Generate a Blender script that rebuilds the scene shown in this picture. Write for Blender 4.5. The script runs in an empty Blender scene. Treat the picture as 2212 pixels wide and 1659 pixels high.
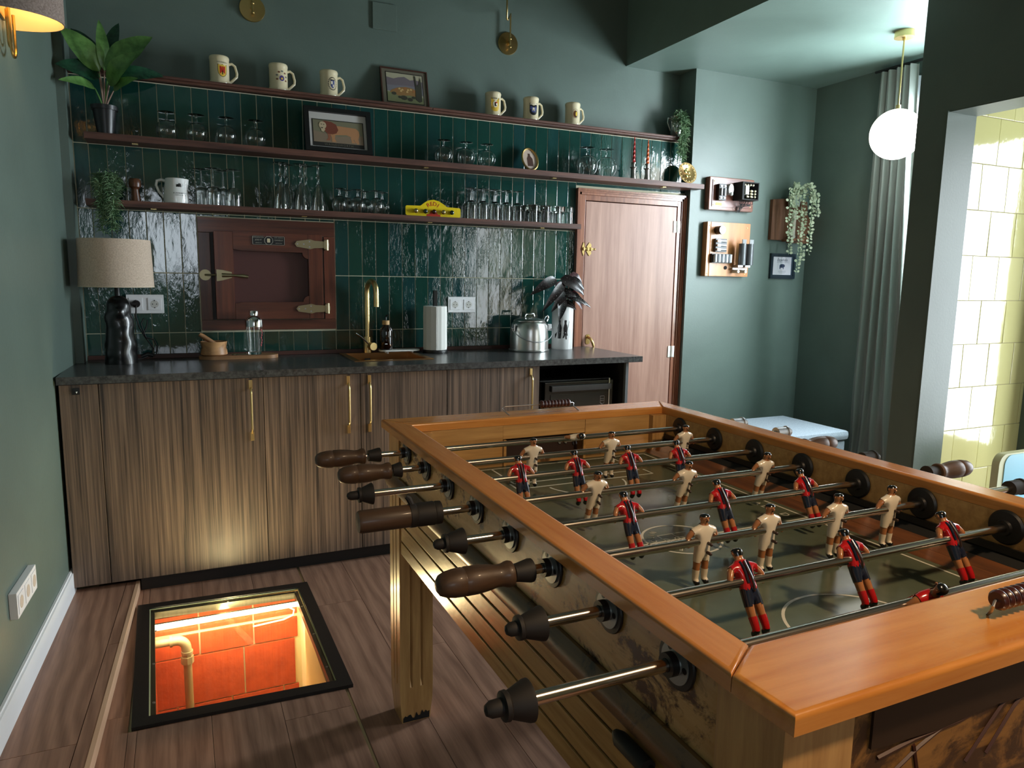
import bpy, bmesh, math, random
from mathutils import Vector, Matrix, Euler
from mathutils.geometry import tessellate_polygon
PI = math.pi
S = bpy.context.scene
COL = S.collection
rnd = random.Random(7)

def srgb(r, g, b):
    def f(c):
        c /= 255.0
        return c / 12.92 if c <= 0.04045 else ((c + 0.055) / 1.055) ** 2.4
    return (f(r), f(g), f(b), 1.0)

# ------------------------------------------------------------------ camera, world, light, exposure
def cam_setup():
    rx, ry, rz = -0.14550, -0.01580, -0.43130
    R = Matrix.Rotation(rz, 3, 'Z') @ Matrix.Rotation(rx, 3, 'X') @ Matrix.Rotation(ry, 3, 'Y')
    right, fwd, up = R @ Vector((1, 0, 0)), R @ Vector((0, 1, 0)), R @ Vector((0, 0, 1))
    M = Matrix((right, up, -fwd)).transposed().to_4x4()
    M.translation = Vector((0.41193, -3.78227, 1.31703))
    cd = bpy.data.cameras.new('camera')
    cd.sensor_width = 36.0
    cd.lens = 1552.72 / 2212 * 36.0
    cd.clip_start = 0.02
    co = bpy.data.objects.new('camera', cd)
    COL.objects.link(co)
    co.matrix_world = M
    S.camera = co
cam_setup()
w = bpy.data.worlds.new('world'); S.world = w; w.use_nodes = True
bg = w.node_tree.nodes['Background']; bg.inputs[0].default_value = (0.80, 0.90, 1.0, 1); bg.inputs[1].default_value = 3.0
S.view_settings.view_transform = 'Standard'
S.view_settings.look = 'None'
S.view_settings.exposure = 0.0
S.view_settings.gamma = 1.0

def area(name, loc, target, sx, sy, power, color):
    l = bpy.data.lights.new(name, 'AREA'); l.shape = 'RECTANGLE'; l.size = sx; l.size_y = sy
    l.energy = power; l.color = color
    o = bpy.data.objects.new(name, l); COL.objects.link(o); o.location = loc
    d = Vector(target) - Vector(loc)
    o.rotation_euler = d.to_track_quat('-Z', 'Y').to_euler()
    return o
def point(name, loc, power, color, r=0.05):
    l = bpy.data.lights.new(name, 'POINT'); l.energy = power; l.color = color; l.shadow_soft_size = r
    o = bpy.data.objects.new(name, l); COL.objects.link(o); o.location = loc
    return o
DAY = (0.82, 0.92, 1.0); WARM = (1.0, 0.62, 0.30)
area('window_daylight', (4.352, -1.13, 1.66), (3.27, -1.13, 1.55), 0.64, 1.40, 165, DAY)
sl = bpy.data.lights.new('ceiling_downlight', 'SPOT'); sl.energy = 150; sl.color = (1.0, 0.70, 0.42); sl.spot_size = 1.75; sl.spot_blend = 0.8; sl.shadow_soft_size = 0.09
so = bpy.data.objects.new('ceiling_downlight', sl); COL.objects.link(so); so.location = (1.75, -4.15, 2.58); so.rotation_euler = (math.radians(20), 0, 0)
area('kitchen_window_daylight', (5.12, -2.75, 1.25), (4.0, -2.75, 1.2), 1.3, 1.9, 62, (0.90, 0.96, 1.0))
area('kitchen_rear_daylight', (4.3, -5.9, 1.4), (4.3, -4.0, 1.3), 1.2, 1.6, 10, (1.0, 0.97, 0.86))
area('rear_window_daylight', (0.35, -6.4, 1.75), (0.35, -5.4, 1.6), 0.55, 0.8, 4, DAY)

# ------------------------------------------------------------------ materials
def nmat(name):
    m = bpy.data.materials.new(name); m.use_nodes = True
    return m, m.node_tree, m.node_tree.nodes['Principled BSDF']
def setc(b, key, v):
    b.inputs[key].default_value = v
def mat(name, col, rough=0.5, metal=0.0, coat=0.0, emit=None, es=0.0, trans=0.0, ior=1.5, alpha=1.0, sheen=0.0):
    m, t, b = nmat(name)
    setc(b, 'Base Color', col); setc(b, 'Roughness', rough); setc(b, 'Metallic', metal)
    setc(b, 'Coat Weight', coat); setc(b, 'Transmission Weight', trans); setc(b, 'IOR', ior); setc(b, 'Alpha', alpha)
    if emit: setc(b, 'Emission Color', emit); setc(b, 'Emission Strength', es)
    if sheen: setc(b, 'Sheen Weight', sheen)
    return m
def coords(t, scale=(1, 1, 1), rot=(0, 0, 0), objrand=True):
    g = t.nodes.new('ShaderNodeNewGeometry')
    mp = t.nodes.new('ShaderNodeMapping'); mp.inputs['Scale'].default_value = scale; mp.inputs['Rotation'].default_value = rot
    if objrand:
        oi = t.nodes.new('ShaderNodeObjectInfo')
        mul = t.nodes.new('ShaderNodeMath'); mul.operation = 'MULTIPLY'; mul.inputs[1].default_value = 37.0
        t.links.new(oi.outputs['Random'], mul.inputs[0])
        ad = t.nodes.new('ShaderNodeVectorMath'); ad.operation = 'ADD'
        t.links.new(g.outputs['Position'], ad.inputs[0]); t.links.new(mul.outputs[0], ad.inputs[1])
        t.links.new(ad.outputs[0], mp.inputs['Vector'])
    else:
        t.links.new(g.outputs['Position'], mp.inputs['Vector'])
    return mp.outputs[0]
def noise(t, vec, scale=5, detail=3, rough=0.5, dist=0.0):
    n = t.nodes.new('ShaderNodeTexNoise'); n.inputs['Scale'].default_value = scale; n.inputs['Detail'].default_value = detail
    n.inputs['Roughness'].default_value = rough; n.inputs['Distortion'].default_value = dist
    t.links.new(vec, n.inputs['Vector']); return n.outputs['Fac']
def ramp(t, fac, stops):
    r = t.nodes.new('ShaderNodeValToRGB'); e = r.color_ramp.elements
    while len(e) < len(stops): e.new(0.5)
    for i, (p, c) in enumerate(stops): e[i].position = p; e[i].color = c
    t.links.new(fac, r.inputs[0]); return r.outputs[0]
def bump(t, b, h, strength=0.2, dist=0.01):
    n = t.nodes.new('ShaderNodeBump'); n.inputs['Strength'].default_value = strength; n.inputs['Distance'].default_value = dist
    t.links.new(h, n.inputs['Height']); t.links.new(n.outputs[0], b.inputs['Normal'])
def mixc(t, fac, a, c):
    n = t.nodes.new('ShaderNodeMix'); n.data_type = 'RGBA'
    if isinstance(fac, float): n.inputs[0].default_value = fac
    else: t.links.new(fac, n.inputs[0])
    for k, v in ((6, a), (7, c)):
        if isinstance(v, tuple): n.inputs[k].default_value = v
        else: t.links.new(v, n.inputs[k])
    return n.outputs[2]
def wood(name, dark, light, axis='z', fine=60, rough=0.45, coat=0.0, contrast=(0.3, 0.7), big=3.0, bumpst=0.08, rand=True):
    m, t, b = nmat(name)
    sc = {'x': (0.06, 1, 1), 'y': (1, 0.06, 1), 'z': (1, 1, 0.06)}[axis]
    v = coords(t, sc, objrand=rand)
    n1 = noise(t, v, fine, 6, 0.65, 0.3)
    n2 = noise(t, v, big * 3, 4, 0.6, 1.5)
    mm = t.nodes.new('ShaderNodeMath'); mm.operation = 'MULTIPLY_ADD'; mm.inputs[1].default_value = 0.55
    t.links.new(n1, mm.inputs[0])
    m2 = t.nodes.new('ShaderNodeMath'); m2.operation = 'MULTIPLY'; m2.inputs[1].default_value = 0.45
    t.links.new(n2, m2.inputs[0]); t.links.new(m2.outputs[0], mm.inputs[2])
    c = ramp(t, mm.outputs[0], [(contrast[0], dark), (contrast[1], light)])
    t.links.new(c, b.inputs['Base Color']); setc(b, 'Roughness', rough); setc(b, 'Coat Weight', coat); setc(b, 'Coat Roughness', 0.12)
    bump(t, b, n1, bumpst, 0.003)
    return m

def paint(name, col, var=0.12, rough=0.55):
    m, t, b = nmat(name)
    v = coords(t, objrand=False)
    n = noise(t, v, 2.2, 5, 0.6, 0.6)
    lo = tuple(c * (1 - var) for c in col[:3]) + (1,); hi = tuple(min(1, c * (1 + var)) for c in col[:3]) + (1,)
    t.links.new(ramp(t, n, [(0.35, lo), (0.65, hi)]), b.inputs['Base Color'])
    setc(b, 'Roughness', rough)
    n2 = noise(t, v, 90, 3, 0.6)
    bump(t, b, n2, 0.10, 0.004)
    return m
GREEN = paint('paint_green', (0.112, 0.154, 0.132, 1), 0.08, 0.42)
CEILP = paint('paint_ceiling', (0.150, 0.215, 0.185, 1), 0.06, 0.45)
KITW = mat('kitchen_plaster', (0.75, 0.72, 0.45, 1), 0.7)

def tile_mat(name, c1, c2, c3, vs, strength, rough, dist=0.012):
    m, t, b = nmat(name)
    oi = t.nodes.new('ShaderNodeObjectInfo')
    v = coords(t, (1, 1, 1))
    n = noise(t, v, 14, 4, 0.6)
    ad = t.nodes.new('ShaderNodeMath'); ad.operation = 'MULTIPLY_ADD'; ad.inputs[1].default_value = 0.35
    t.links.new(n, ad.inputs[0])
    ml = t.nodes.new('ShaderNodeMath'); ml.operation = 'MULTIPLY'; ml.inputs[1].default_value = 0.65
    t.links.new(oi.outputs['Random'], ml.inputs[0]); t.links.new(ml.outputs[0], ad.inputs[2])
    t.links.new(ramp(t, ad.outputs[0], [(0.1, c1), (0.5, c2), (0.9, c3)]), b.inputs['Base Color'])
    setc(b, 'Roughness', rough); setc(b, 'IOR', 1.6); setc(b, 'Coat Weight', 0.6); setc(b, 'Coat Roughness', 0.02)
    v2 = coords(t, vs)
    n2a = noise(t, v2, 9, 2, 0.5, 0.4)
    v3 = coords(t, (2.2, 1, 0.8)); n2b = noise(t, v3, 30, 3, 0.55, 1.2)
    msk = noise(t, v2, 5, 1, 0.5)
    mr = t.nodes.new('ShaderNodeMapRange'); mr.inputs['From Min'].default_value = 0.45; mr.inputs['From Max'].default_value = 0.65; mr.inputs['To Min'].default_value = 0.12; mr.inputs['To Max'].default_value = 0.75
    t.links.new(msk, mr.inputs['Value'])
    mm = t.nodes.new('ShaderNodeMath'); mm.operation = 'MULTIPLY'; t.links.new(n2b, mm.inputs[0]); t.links.new(mr.outputs[0], mm.inputs[1])
    aa = t.nodes.new('ShaderNodeMath'); aa.operation = 'ADD'; t.links.new(n2a, aa.inputs[0]); t.links.new(mm.outputs[0], aa.inputs[1]); n2 = aa.outputs[0]
    bn = t.nodes.new('ShaderNodeBump'); bn.inputs['Strength'].default_value = strength; bn.inputs['Distance'].default_value = dist
    t.links.new(n2, bn.inputs['Height']); t.links.new(bn.outputs[0], b.inputs['Normal']); t.links.new(bn.outputs[0], b.inputs['Coat Normal'])
    return m
TILE = tile_mat('glazed_tile_green', (0.006, 0.040, 0.034, 1), (0.012, 0.058, 0.044, 1), (0.012, 0.052, 0.056, 1), (1.6, 1, 0.7), 0.9, 0.06, 0.0017)
YTILE = tile_mat('glazed_tile_yellow', (0.62, 0.60, 0.27, 1), (0.66, 0.63, 0.30, 1), (0.69, 0.66, 0.34, 1), (1, 1, 1), 0.6, 0.08, 0.0010)
GROUT = mat('grout_cream', (0.62, 0.58, 0.42, 1), 0.9)
YGROUT = mat('grout_tan', (0.40, 0.36, 0.20, 1), 0.9)
SHELF = wood('walnut_shelf', srgb(58, 34, 28), srgb(112, 72, 58), 'x', 70, 0.5, 0.0, (0.38, 0.64))
COLDW = wood('mahogany_red', srgb(62, 30, 20), srgb(112, 58, 38), 'x', 50, 0.38, 0.15, (0.35, 0.65))
COLDV = wood('mahogany_red_upright', srgb(66, 30, 20), srgb(120, 62, 40), 'z', 50, 0.38, 0.15, (0.35, 0.65))
COLDP = mat('brown_painted_panel', srgb(84, 46, 42), 0.42)
DOORW = wood('door_stained_wood', srgb(142, 98, 82), srgb(196, 154, 134), 'z', 38, 0.42, 0.08, (0.30, 0.72), 2.0)
CASING = wood('door_casing_wood', srgb(106, 60, 44), srgb(172, 114, 86), 'z', 60, 0.3, 0.3, (0.35, 0.65))
CAB = wood('cabinet_laminate', srgb(50, 42, 38), srgb(134, 112, 96), 'z', 150, 0.42, 0.0, (0.38, 0.64), 16.0, 0.02, rand=False)
CAB.node_tree.nodes['Mapping'].inputs['Scale'].default_value = (1, 1, 0.012)
PLINTH = mat('plinth_black', srgb(24, 20, 19), 0.55)
STONE, _t, _b = nmat('worktop_dark_stone')
_v = coords(_t, objrand=False); _t.links.new(ramp(_t, noise(_t, _v, 60, 5, 0.7), [(0.35, srgb(48, 48, 48)), (0.7, srgb(86, 86, 86))]), _b.inputs['Base Color'])
setc(_b, 'Roughness', 0.26)
UPST = wood('upstand_wood', srgb(48, 24, 18), srgb(92, 50, 38), 'x', 60, 0.5)
PLANK, _t, _b = nmat('oak_laminate_floor')
_v = coords(_t, (1, 0.10, 1)); _n = noise(_t, _v, 7, 6, 0.6, 2.2); _w = t_ = _t.nodes.new('ShaderNodeTexWave')
_w.inputs['Scale'].default_value = 6; _w.inputs['Distortion'].default_value = 9; _w.inputs['Detail'].default_value = 3; _w.inputs['Detail Scale'].default_value = 1.2
_v2 = coords(_t, (1, 0.22, 1)); _t.links.new(_v2, _w.inputs['Vector'])
_n3 = noise(_t, coords(_t, (1, 0.04, 1)), 130, 3, 0.6)
_c = ramp(_t, _w.outputs['Fac'], [(0.0, srgb(112, 80, 64)), (1.0, srgb(158, 120, 98))])
_c2 = mixc(_t, _n, _c, ramp(_t, _n3, [(0.3, srgb(116, 84, 68)), (0.7, srgb(158, 120, 98))]))
_t.links.new(_c2, _b.inputs['Base Color']); setc(_b, 'Roughness', 0.42); bump(_t, _b, _n3, 0.10, 0.002)
LIPW = wood('light_oak_nosing', srgb(176, 138, 108), srgb(212, 176, 146), 'y', 40, 0.5)
WHITE = mat('white_paint', srgb(232, 234, 236), 0.4)
WPLAST = mat('white_plastic', srgb(236, 236, 238), 0.3)
GPLAST = mat('grey_plastic_well', srgb(206, 204, 198), 0.4)
BLACK = mat('black_satin', srgb(16, 16, 17), 0.42)
BLACKM = mat('black_matt', srgb(14, 14, 14), 0.75)
RUBBER = mat('black_rubber', srgb(26, 21, 19), 0.65)
DARKHOLE = mat('dark_void', srgb(8, 8, 8), 0.9)
BRASS = mat('brass', (0.62, 0.43, 0.17, 1), 0.28, 1.0)
GOLD = mat('gold_satin', (0.83, 0.62, 0.28, 1), 0.32, 1.0)
ABRASS = mat('aged_brass', (0.42, 0.36, 0.22, 1), 0.38, 1.0)
CHROME = mat('chrome', (0.78, 0.78, 0.78, 1), 0.12, 1.0)
ALU = mat('brushed_aluminium', (0.72, 0.72, 0.70, 1), 0.28, 1.0)
STEELW = mat('worn_steel', (0.50, 0.50, 0.52, 1), 0.4, 1.0)
COPPER = mat('copper_sink', (0.62, 0.34, 0.13, 1), 0.28, 1.0)
GLASS = mat('clear_glass', (0.98, 1, 0.99, 1), 0.0, trans=1.0, ior=1.48)
PANE, _t, _b = nmat('thin_glass_pane')
_o = _t.nodes['Material Output']; _tr = _t.nodes.new('ShaderNodeBsdfTransparent'); _tr.inputs[0].default_value = (0.93, 0.96, 0.93, 1)
_gl = _t.nodes.new('ShaderNodeBsdfGlossy'); _gl.inputs['Roughness'].default_value = 0.02; _fr = _t.nodes.new('ShaderNodeFresnel'); _bf = _t.nodes.new('ShaderNodeNewGeometry'); _mr = _t.nodes.new('ShaderNodeMapRange'); _mr.inputs['To Min'].default_value = 1.45; _mr.inputs['To Max'].default_value = 1 / 1.45; _t.links.new(_bf.outputs['Backfacing'], _mr.inputs['Value']); _t.links.new(_mr.outputs[0], _fr.inputs[0])
_mx = _t.nodes.new('ShaderNodeMixShader'); _t.links.new(_fr.outputs[0], _mx.inputs[0]); _t.links.new(_tr.outputs[0], _mx.inputs[1]); _t.links.new(_gl.outputs[0], _mx.inputs[2]); _t.links.new(_mx.outputs[0], _o.inputs[0])
CERAM = mat('cream_ceramic', srgb(226, 212, 176), 0.22, coat=0.4)
WCERAM = mat('white_ceramic', srgb(232, 232, 230), 0.15, coat=0.5)
BCERAM = mat('black_ceramic', srgb(12, 12, 13), 0.3, coat=0.3)
LINEN, _t, _b = nmat('linen_shade')
_v = coords(_t, (1, 1, 1), objrand=False); _t.links.new(ramp(_t, noise(_t, _v, 220, 2, 0.5), [(0.3, srgb(190, 168, 148)), (0.7, srgb(218, 198, 178))]), _b.inputs['Base Color'])
setc(_b, 'Roughness', 0.85)
GLINEN, _t, _b = nmat('grey_linen_shade')
_v = coords(_t, (1, 1, 1), objrand=False); _t.links.new(ramp(_t, noise(_t, _v, 200, 2, 0.5), [(0.3, srgb(112, 96, 88)), (0.7, srgb(150, 134, 124))]), _b.inputs['Base Color'])
setc(_b, 'Roughness', 0.85)
CREAMIN = mat('shade_lining', srgb(240, 224, 180), 0.7)
OLIVEW = wood('olive_wood', srgb(120, 74, 44), srgb(214, 160, 108), 'x', 14, 0.45, 0, (0.42, 0.58), 1.5)
BOARDW = wood('acacia_board', srgb(120, 80, 48), srgb(178, 130, 88), 'x', 40, 0.5)
WALN = wood('walnut_turned', srgb(60, 34, 22), srgb(120, 74, 46), 'z', 40, 0.35)
PAPER = mat('white_paper_towel', srgb(236, 234, 228), 0.9)
AMBER = mat('dark_amber_glass', srgb(26, 12, 8), 0.06, coat=1.0)
BAMBOO = mat('bamboo', srgb(206, 164, 110), 0.5)
CURT, _t, _b = nmat('grey_satin_curtain')
setc(_b, 'Base Color', (0.17, 0.19, 0.17, 1)); setc(_b, 'Roughness', 0.45); setc(_b, 'Sheen Weight', 0.3)
SHEER = mat('sheer_white_curtain', (0.9, 0.9, 0.9, 1), 0.9, trans=0.0)
POUFM, _t, _b = nmat('grey_blue_fabric')
_v = coords(_t, objrand=False); _t.links.new(ramp(_t, noise(_t, _v, 250, 2, 0.5), [(0.3, srgb(120, 130, 140)), (0.7, srgb(158, 168, 176))]), _b.inputs['Base Color'])
setc(_b, 'Roughness', 0.9)
# table woods
def table_wood(name, dark, light, axis, rough, coat, stain):
    m, t, b = nmat(name)
    sc = {'x': (0.08, 1, 1), 'y': (1, 0.08, 1), 'z': (1, 1, 0.08)}[axis]
    v = coords(t, sc)
    n1 = noise(t, v, 55, 5, 0.6, 0.3)
    c = ramp(t, n1, [(0.3, dark), (0.7, light)])
    if stain > 0:
        vs = coords(t, (1, 1, 1.4), objrand=False)
        ns = noise(t, vs, 9, 8, 0.72, 0.8)
        f = ramp(t, ns, [(0.60 - 0.16 * stain, (0, 0, 0, 1)), (0.66 - 0.10 * stain, (1, 1, 1, 1))])
        c = mixc(t, f, c, srgb(58, 38, 20))
        ns2 = noise(t, vs, 30, 6, 0.7)
        f2 = ramp(t, ns2, [(0.62, (0, 0, 0, 1)), (0.70, (1, 1, 1, 1))])
        c = mixc(t, f2, c, srgb(96, 68, 34))
    t.links.new(c, b.inputs['Base Color']); setc(b, 'Roughness', rough); setc(b, 'Coat Weight', coat); setc(b, 'Coat Roughness', 0.15)
    vb = coords(t, (1, 1, 1), objrand=False)
    bump(t, b, noise(t, vb, 26, 5, 0.6), 0.12, 0.004)
    return m
TRAILY = table_wood('orange_varnished_beech', srgb(186, 116, 52), srgb(212, 144, 74), 'y', 0.26, 0.5, 0)
TRAILX = table_wood('orange_varnished_beech_across', srgb(190, 118, 50), srgb(216, 148, 74), 'x', 0.24, 0.6, 0)
TSIDE = table_wood('golden_worn_board', srgb(176, 136, 80), srgb(206, 168, 108), 'y', 0.26, 0.5, 0.45)
TSLAT = table_wood('golden_pine_slat', srgb(156, 116, 58), srgb(196, 154, 86), 'y', 0.26, 0.45, 0.0)
TEND = table_wood('golden_board_across', srgb(168, 124, 70), srgb(206, 160, 98), 'x', 0.34, 0.3, 0.0)
TENDN = table_wood('stained_end_board', srgb(120, 84, 40), srgb(150, 108, 56), 'x', 0.4, 0.2, 0.95)
TLEG = table_wood('pine_leg', srgb(164, 122, 72), srgb(204, 162, 104), 'z', 0.3, 0.35, 0.0)
TDARK = table_wood('dark_worn_moulding', srgb(84, 56, 28), srgb(124, 88, 46), 'y', 0.35, 0.3, 0.3)
TBANK = table_wood('brown_bank', srgb(78, 44, 20), srgb(128, 76, 38), 'y', 0.35, 0.3, 0.0)
FIELD, _t, _b = nmat('field_green_grey')
_v = coords(_t, objrand=False); _t.links.new(ramp(_t, noise(_t, _v, 6, 4, 0.6), [(0.3, srgb(72, 80, 66)), (0.7, srgb(90, 98, 80))]), _b.inputs['Base Color'])
setc(_b, 'Roughness', 0.22)
LINEW = mat('field_line_white', srgb(206, 204, 190), 0.35)
ROD = mat('steel_rod', (0.66, 0.60, 0.54, 1), 0.2, 1.0)
HANDW = wood('handle_brown_wood', srgb(52, 36, 24), srgb(98, 70, 48), 'x', 60, 0.5, 0.1)
SKIN = mat('figure_skin_paint', srgb(170, 112, 70), 0.25, coat=0.5)
FWHITE = mat('figure_white_paint', srgb(224, 212, 190), 0.22, coat=0.5)
FRED = mat('figure_red_paint', srgb(176, 22, 28), 0.2, coat=0.6)
FBLUE = mat('figure_navy_paint', srgb(24, 32, 52), 0.25, coat=0.5)
FBLACK = mat('figure_black_paint', srgb(14, 13, 13), 0.2, coat=0.6)
BEAD = mat('bead_maroon', srgb(64, 28, 26), 0.3, coat=0.3)
BRICK, _t, _b = nmat('terracotta_brick')
_v = coords(_t, (1, 1, 1)); _t.links.new(ramp(_t, noise(_t, _v, 18, 5, 0.7), [(0.3, srgb(164, 60, 22)), (0.7, srgb(192, 78, 32))]), _b.inputs['Base Color'])
setc(_b, 'Roughness', 0.8); bump(_t, _b, noise(_t, _v, 60, 4, 0.6), 0.3, 0.004)
MORTAR = mat('mortar_buff', srgb(232, 214, 168), 0.95)
GALV = mat('dusty_galvanised_pipe', srgb(150, 130, 96), 0.6, 0.3)
POTGR = mat('leaf_green', srgb(86, 132, 66), 0.35)

def leafmat(name, c1, c2, rough=0.4):
    m, t, b = nmat(name)
    v = coords(t, (1, 1, 1)); t.links.new(ramp(t, noise(t, v, 30, 3, 0.6), [(0.35, c1), (0.65, c2)]), b.inputs['Base Color'])
    setc(b, 'Roughness', rough); return m
LEAFA = leafmat('rubber_leaf_light', srgb(72, 112, 54), srgb(104, 148, 78), 0.35)
LEAFB = leafmat('rubber_leaf_dark', srgb(20, 52, 38), srgb(36, 78, 54), 0.25)
STEMP = mat('pale_pink_stem', srgb(150, 122, 108), 0.5)
STRING = leafmat('trailing_green', srgb(72, 104, 70), srgb(132, 158, 120), 0.5)
EUCAL = leafmat('eucalyptus_pale', srgb(140, 152, 122), srgb(184, 190, 160), 0.6)
BEGON = leafmat('begonia_dark', srgb(22, 22, 22), srgb(44, 32, 32), 0.3)
BEGONR = leafmat('begonia_burgundy', srgb(48, 20, 24), srgb(78, 32, 38), 0.35)
# ------------------------------------------------------------------ geometry helpers
class G:
    def __init__(s): s.v = []; s.f = []; s.m = []; s.bx = False
    def add(s, vs, fs, mi=0, M=None):
        o = len(s.v)
        s.v += [tuple(M @ Vector(p)) for p in vs] if M else [tuple(p) for p in vs]
        s.f += [tuple(i + o for i in f) for f in fs]; s.m += [mi] * len(fs)
        return s
    def box(s, x0, x1, y0, y1, z0, z1, mi=0, bev=0, M=None):
        if bev <= 0:
            vs = [(x, y, z) for x in (x0, x1) for y in (y0, y1) for z in (z0, z1)]
            return s.add(vs, [(0, 1, 3, 2), (4, 6, 7, 5), (0, 4, 5, 1), (2, 3, 7, 6), (0, 2, 6, 4), (1, 5, 7, 3)], mi, M)
        s.bx = True
        bm = bmesh.new()
        bmesh.ops.create_cube(bm, size=1)
        for v in bm.verts:
            v.co = Vector(((x0 + x1) / 2 + v.co.x * (x1 - x0), (y0 + y1) / 2 + v.co.y * (y1 - y0), (z0 + z1) / 2 + v.co.z * (z1 - z0)))
        bmesh.ops.bevel(bm, geom=list(bm.edges), offset=bev, segments=2, affect='EDGES', profile=0.6)
        return s.bm(bm, mi, M)
    def bm(s, bm, mi=0, M=None):
        bm.verts.ensure_lookup_table(); bm.verts.index_update()
        s.add([v.co.copy() for v in bm.verts], [tuple(v.index for v in f.verts) for f in bm.faces], mi, M); bm.free(); return s
    def lathe(s, prof, n=24, mi=0, M=None, a0=0, a1=2 * PI, ry=1.0):
        full = abs(a1 - a0 - 2 * PI) < 1e-6
        cnt = n if full else n + 1
        vs = []; fs = []
        for r, z in prof:
            for i in range(cnt):
                a = a0 + (a1 - a0) * i / n
                vs.append((r * math.cos(a), r * math.sin(a) * ry, z))
        for j in range(len(prof) - 1):
            for i in range(n):
                k = (i + 1) % cnt
                a, b, c, d = j * cnt + i, j * cnt + k, (j + 1) * cnt + k, (j + 1) * cnt + i
                if prof[j][0] < 1e-7: fs.append((a, c, d))
                elif prof[j + 1][0] < 1e-7: fs.append((a, b, c))
                else: fs.append((a, b, c, d))
        return s.add(vs, fs, mi, M)
    def tube(s, pts, r, n=8, mi=0, cap=True, M=None):
        pts = [Vector(p) for p in pts]; k = len(pts)
        rs = r if isinstance(r, (list, tuple)) else [r] * k
        vs = []; fs = []; up = None
        for i, p in enumerate(pts):
            t = (pts[min(i + 1, k - 1)] - pts[max(i - 1, 0)])
            if t.length < 1e-9: t = Vector((0, 0, 1))
            t.normalize()
            if up is None:
                up = Vector((0, 0, 1)) if abs(t.z) < 0.9 else Vector((1, 0, 0))
            up = (up - t * up.dot(t))
            if up.length < 1e-6: up = Vector((1, 0, 0)) - t * t.x
            up.normalize(); sd = t.cross(up)
            for j in range(n):
                a = 2 * PI * j / n
                vs.append(p + (up * math.cos(a) + sd * math.sin(a)) * rs[i])
        for i in range(k - 1):
            for j in range(n):
                a, b = i * n + j, i * n + (j + 1) % n
                fs.append((a, b, b + n, a + n))
        if cap: fs.append(tuple(range(n))[::-1]); fs.append(tuple(range((k - 1) * n, k * n)))
        return s.add(vs, fs, mi, M)
    def cyl(s, a, b, r, n=20, mi=0, r2=None, M=None):
        return s.tube([a, b], [r, r if r2 is None else r2], n, mi, True, M)
    def sph(s, c, r, n=12, mi=0, sc=(1, 1, 1), M=None):
        prof = [(math.sin(PI * i / n) * r if 0 < i < n else 0.0, -math.cos(PI * i / n) * r) for i in range(n + 1)]
        T = Matrix.Translation(c) @ Matrix.Diagonal((*sc, 1))
        return s.lathe(prof, max(8, n + 4), mi, (M @ T) if M else T)
    def prism(s, poly, d0, d1, plane='xz', mi=0, M=None):
        # polygon in a plane, extruded along the third axis
        def P(u, v, d):
            return {'xz': (u, d, v), 'xy': (u, v, d), 'yz': (d, u, v)}[plane]
        n = len(poly)
        vs = [P(u, v, d0) for u, v in poly] + [P(u, v, d1) for u, v in poly]
        fs = [(i, (i + 1) % n, (i + 1) % n + n, i + n) for i in range(n)]
        tri = tessellate_polygon([[Vector((u, v, 0)) for u, v in poly]])
        fs += [tuple(t) for t in tri] + [tuple(i + n for i in t[::-1]) for t in tri]
        return s.add(vs, fs, mi, M)
    def mesh(s, name, mats, smooth=40):
        me = bpy.data.meshes.new(name)
        me.from_pydata(s.v, [], s.f)
        for m in (mats if isinstance(mats, (list, tuple)) else [mats]): me.materials.append(m)
        if any(s.m): me.polygons.foreach_set('material_index', s.m)
        me.update()
        b = bmesh.new(); b.from_mesh(me); bmesh.ops.recalc_face_normals(b, faces=b.faces); b.to_mesh(me); b.free()
        if smooth:
            me.polygons.foreach_set('use_smooth', [True] * len(me.polygons))
            me.set_sharp_from_angle(angle=math.radians(smooth))
        return me
OFF = {}
def tag(o, label=None, cat=None, group=None, kind=None):
    if label: o['label'] = label
    if cat: o['category'] = cat
    if group: o['group'] = group
    if kind: o['kind'] = kind
    return o
def thing(name, label, cat, loc=(0, 0, 0), group=None, local=False):
    o = bpy.data.objects.new(name, None); o.empty_display_size = 0.05; COL.objects.link(o); o.location = loc
    OFF[o.name] = Vector((0, 0, 0)) if local else Vector(loc)
    return tag(o, label, cat, group)
def wn(o):
    m = o.modifiers.new('weighted', 'WEIGHTED_NORMAL'); m.keep_sharp = True; m.weight = 80
def build(g, name, mats, parent=None, label=None, cat=None, group=None, kind=None, smooth=40):
    if parent is not None:
        off = OFF[parent.name]
        if off.length: g.v = [(x - off.x, y - off.y, z - off.z) for x, y, z in g.v]
        o = bpy.data.objects.new(name, g.mesh(name, mats, smooth)); COL.objects.link(o); o.parent = parent
        OFF[o.name] = off
        if g.bx: wn(o)
        return tag(o, label, None, None, kind)
    xs, ys, zs = zip(*g.v)
    c = Vector(((min(xs) + max(xs)) / 2, (min(ys) + max(ys)) / 2, min(zs)))
    g.v = [(x - c.x, y - c.y, z - c.z) for x, y, z in g.v]
    o = bpy.data.objects.new(name, g.mesh(name, mats, smooth)); COL.objects.link(o); o.location = c
    OFF[o.name] = c
    if g.bx: wn(o)
    return tag(o, label, cat, group, kind)
def struct(g, name, mats, parent=None, smooth=40, kind='structure'):
    return build(g, name, mats, parent, kind=(kind if parent is None else None), smooth=smooth)
def dup(o, parent=None, **kw):
    c = o.copy(); COL.objects.link(c)
    OFF[c.name] = OFF.get(o.name, Vector((0, 0, 0)))
    if parent is not None: c.parent = parent
    for ch in list(o.children): dup(ch, c)
    if kw.get('loc') is not None: c.location = kw['loc']
    if kw.get('rz') is not None: c.rotation_euler[2] = kw['rz']
    if kw.get('label'): c['label'] = kw['label']
    return c
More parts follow.
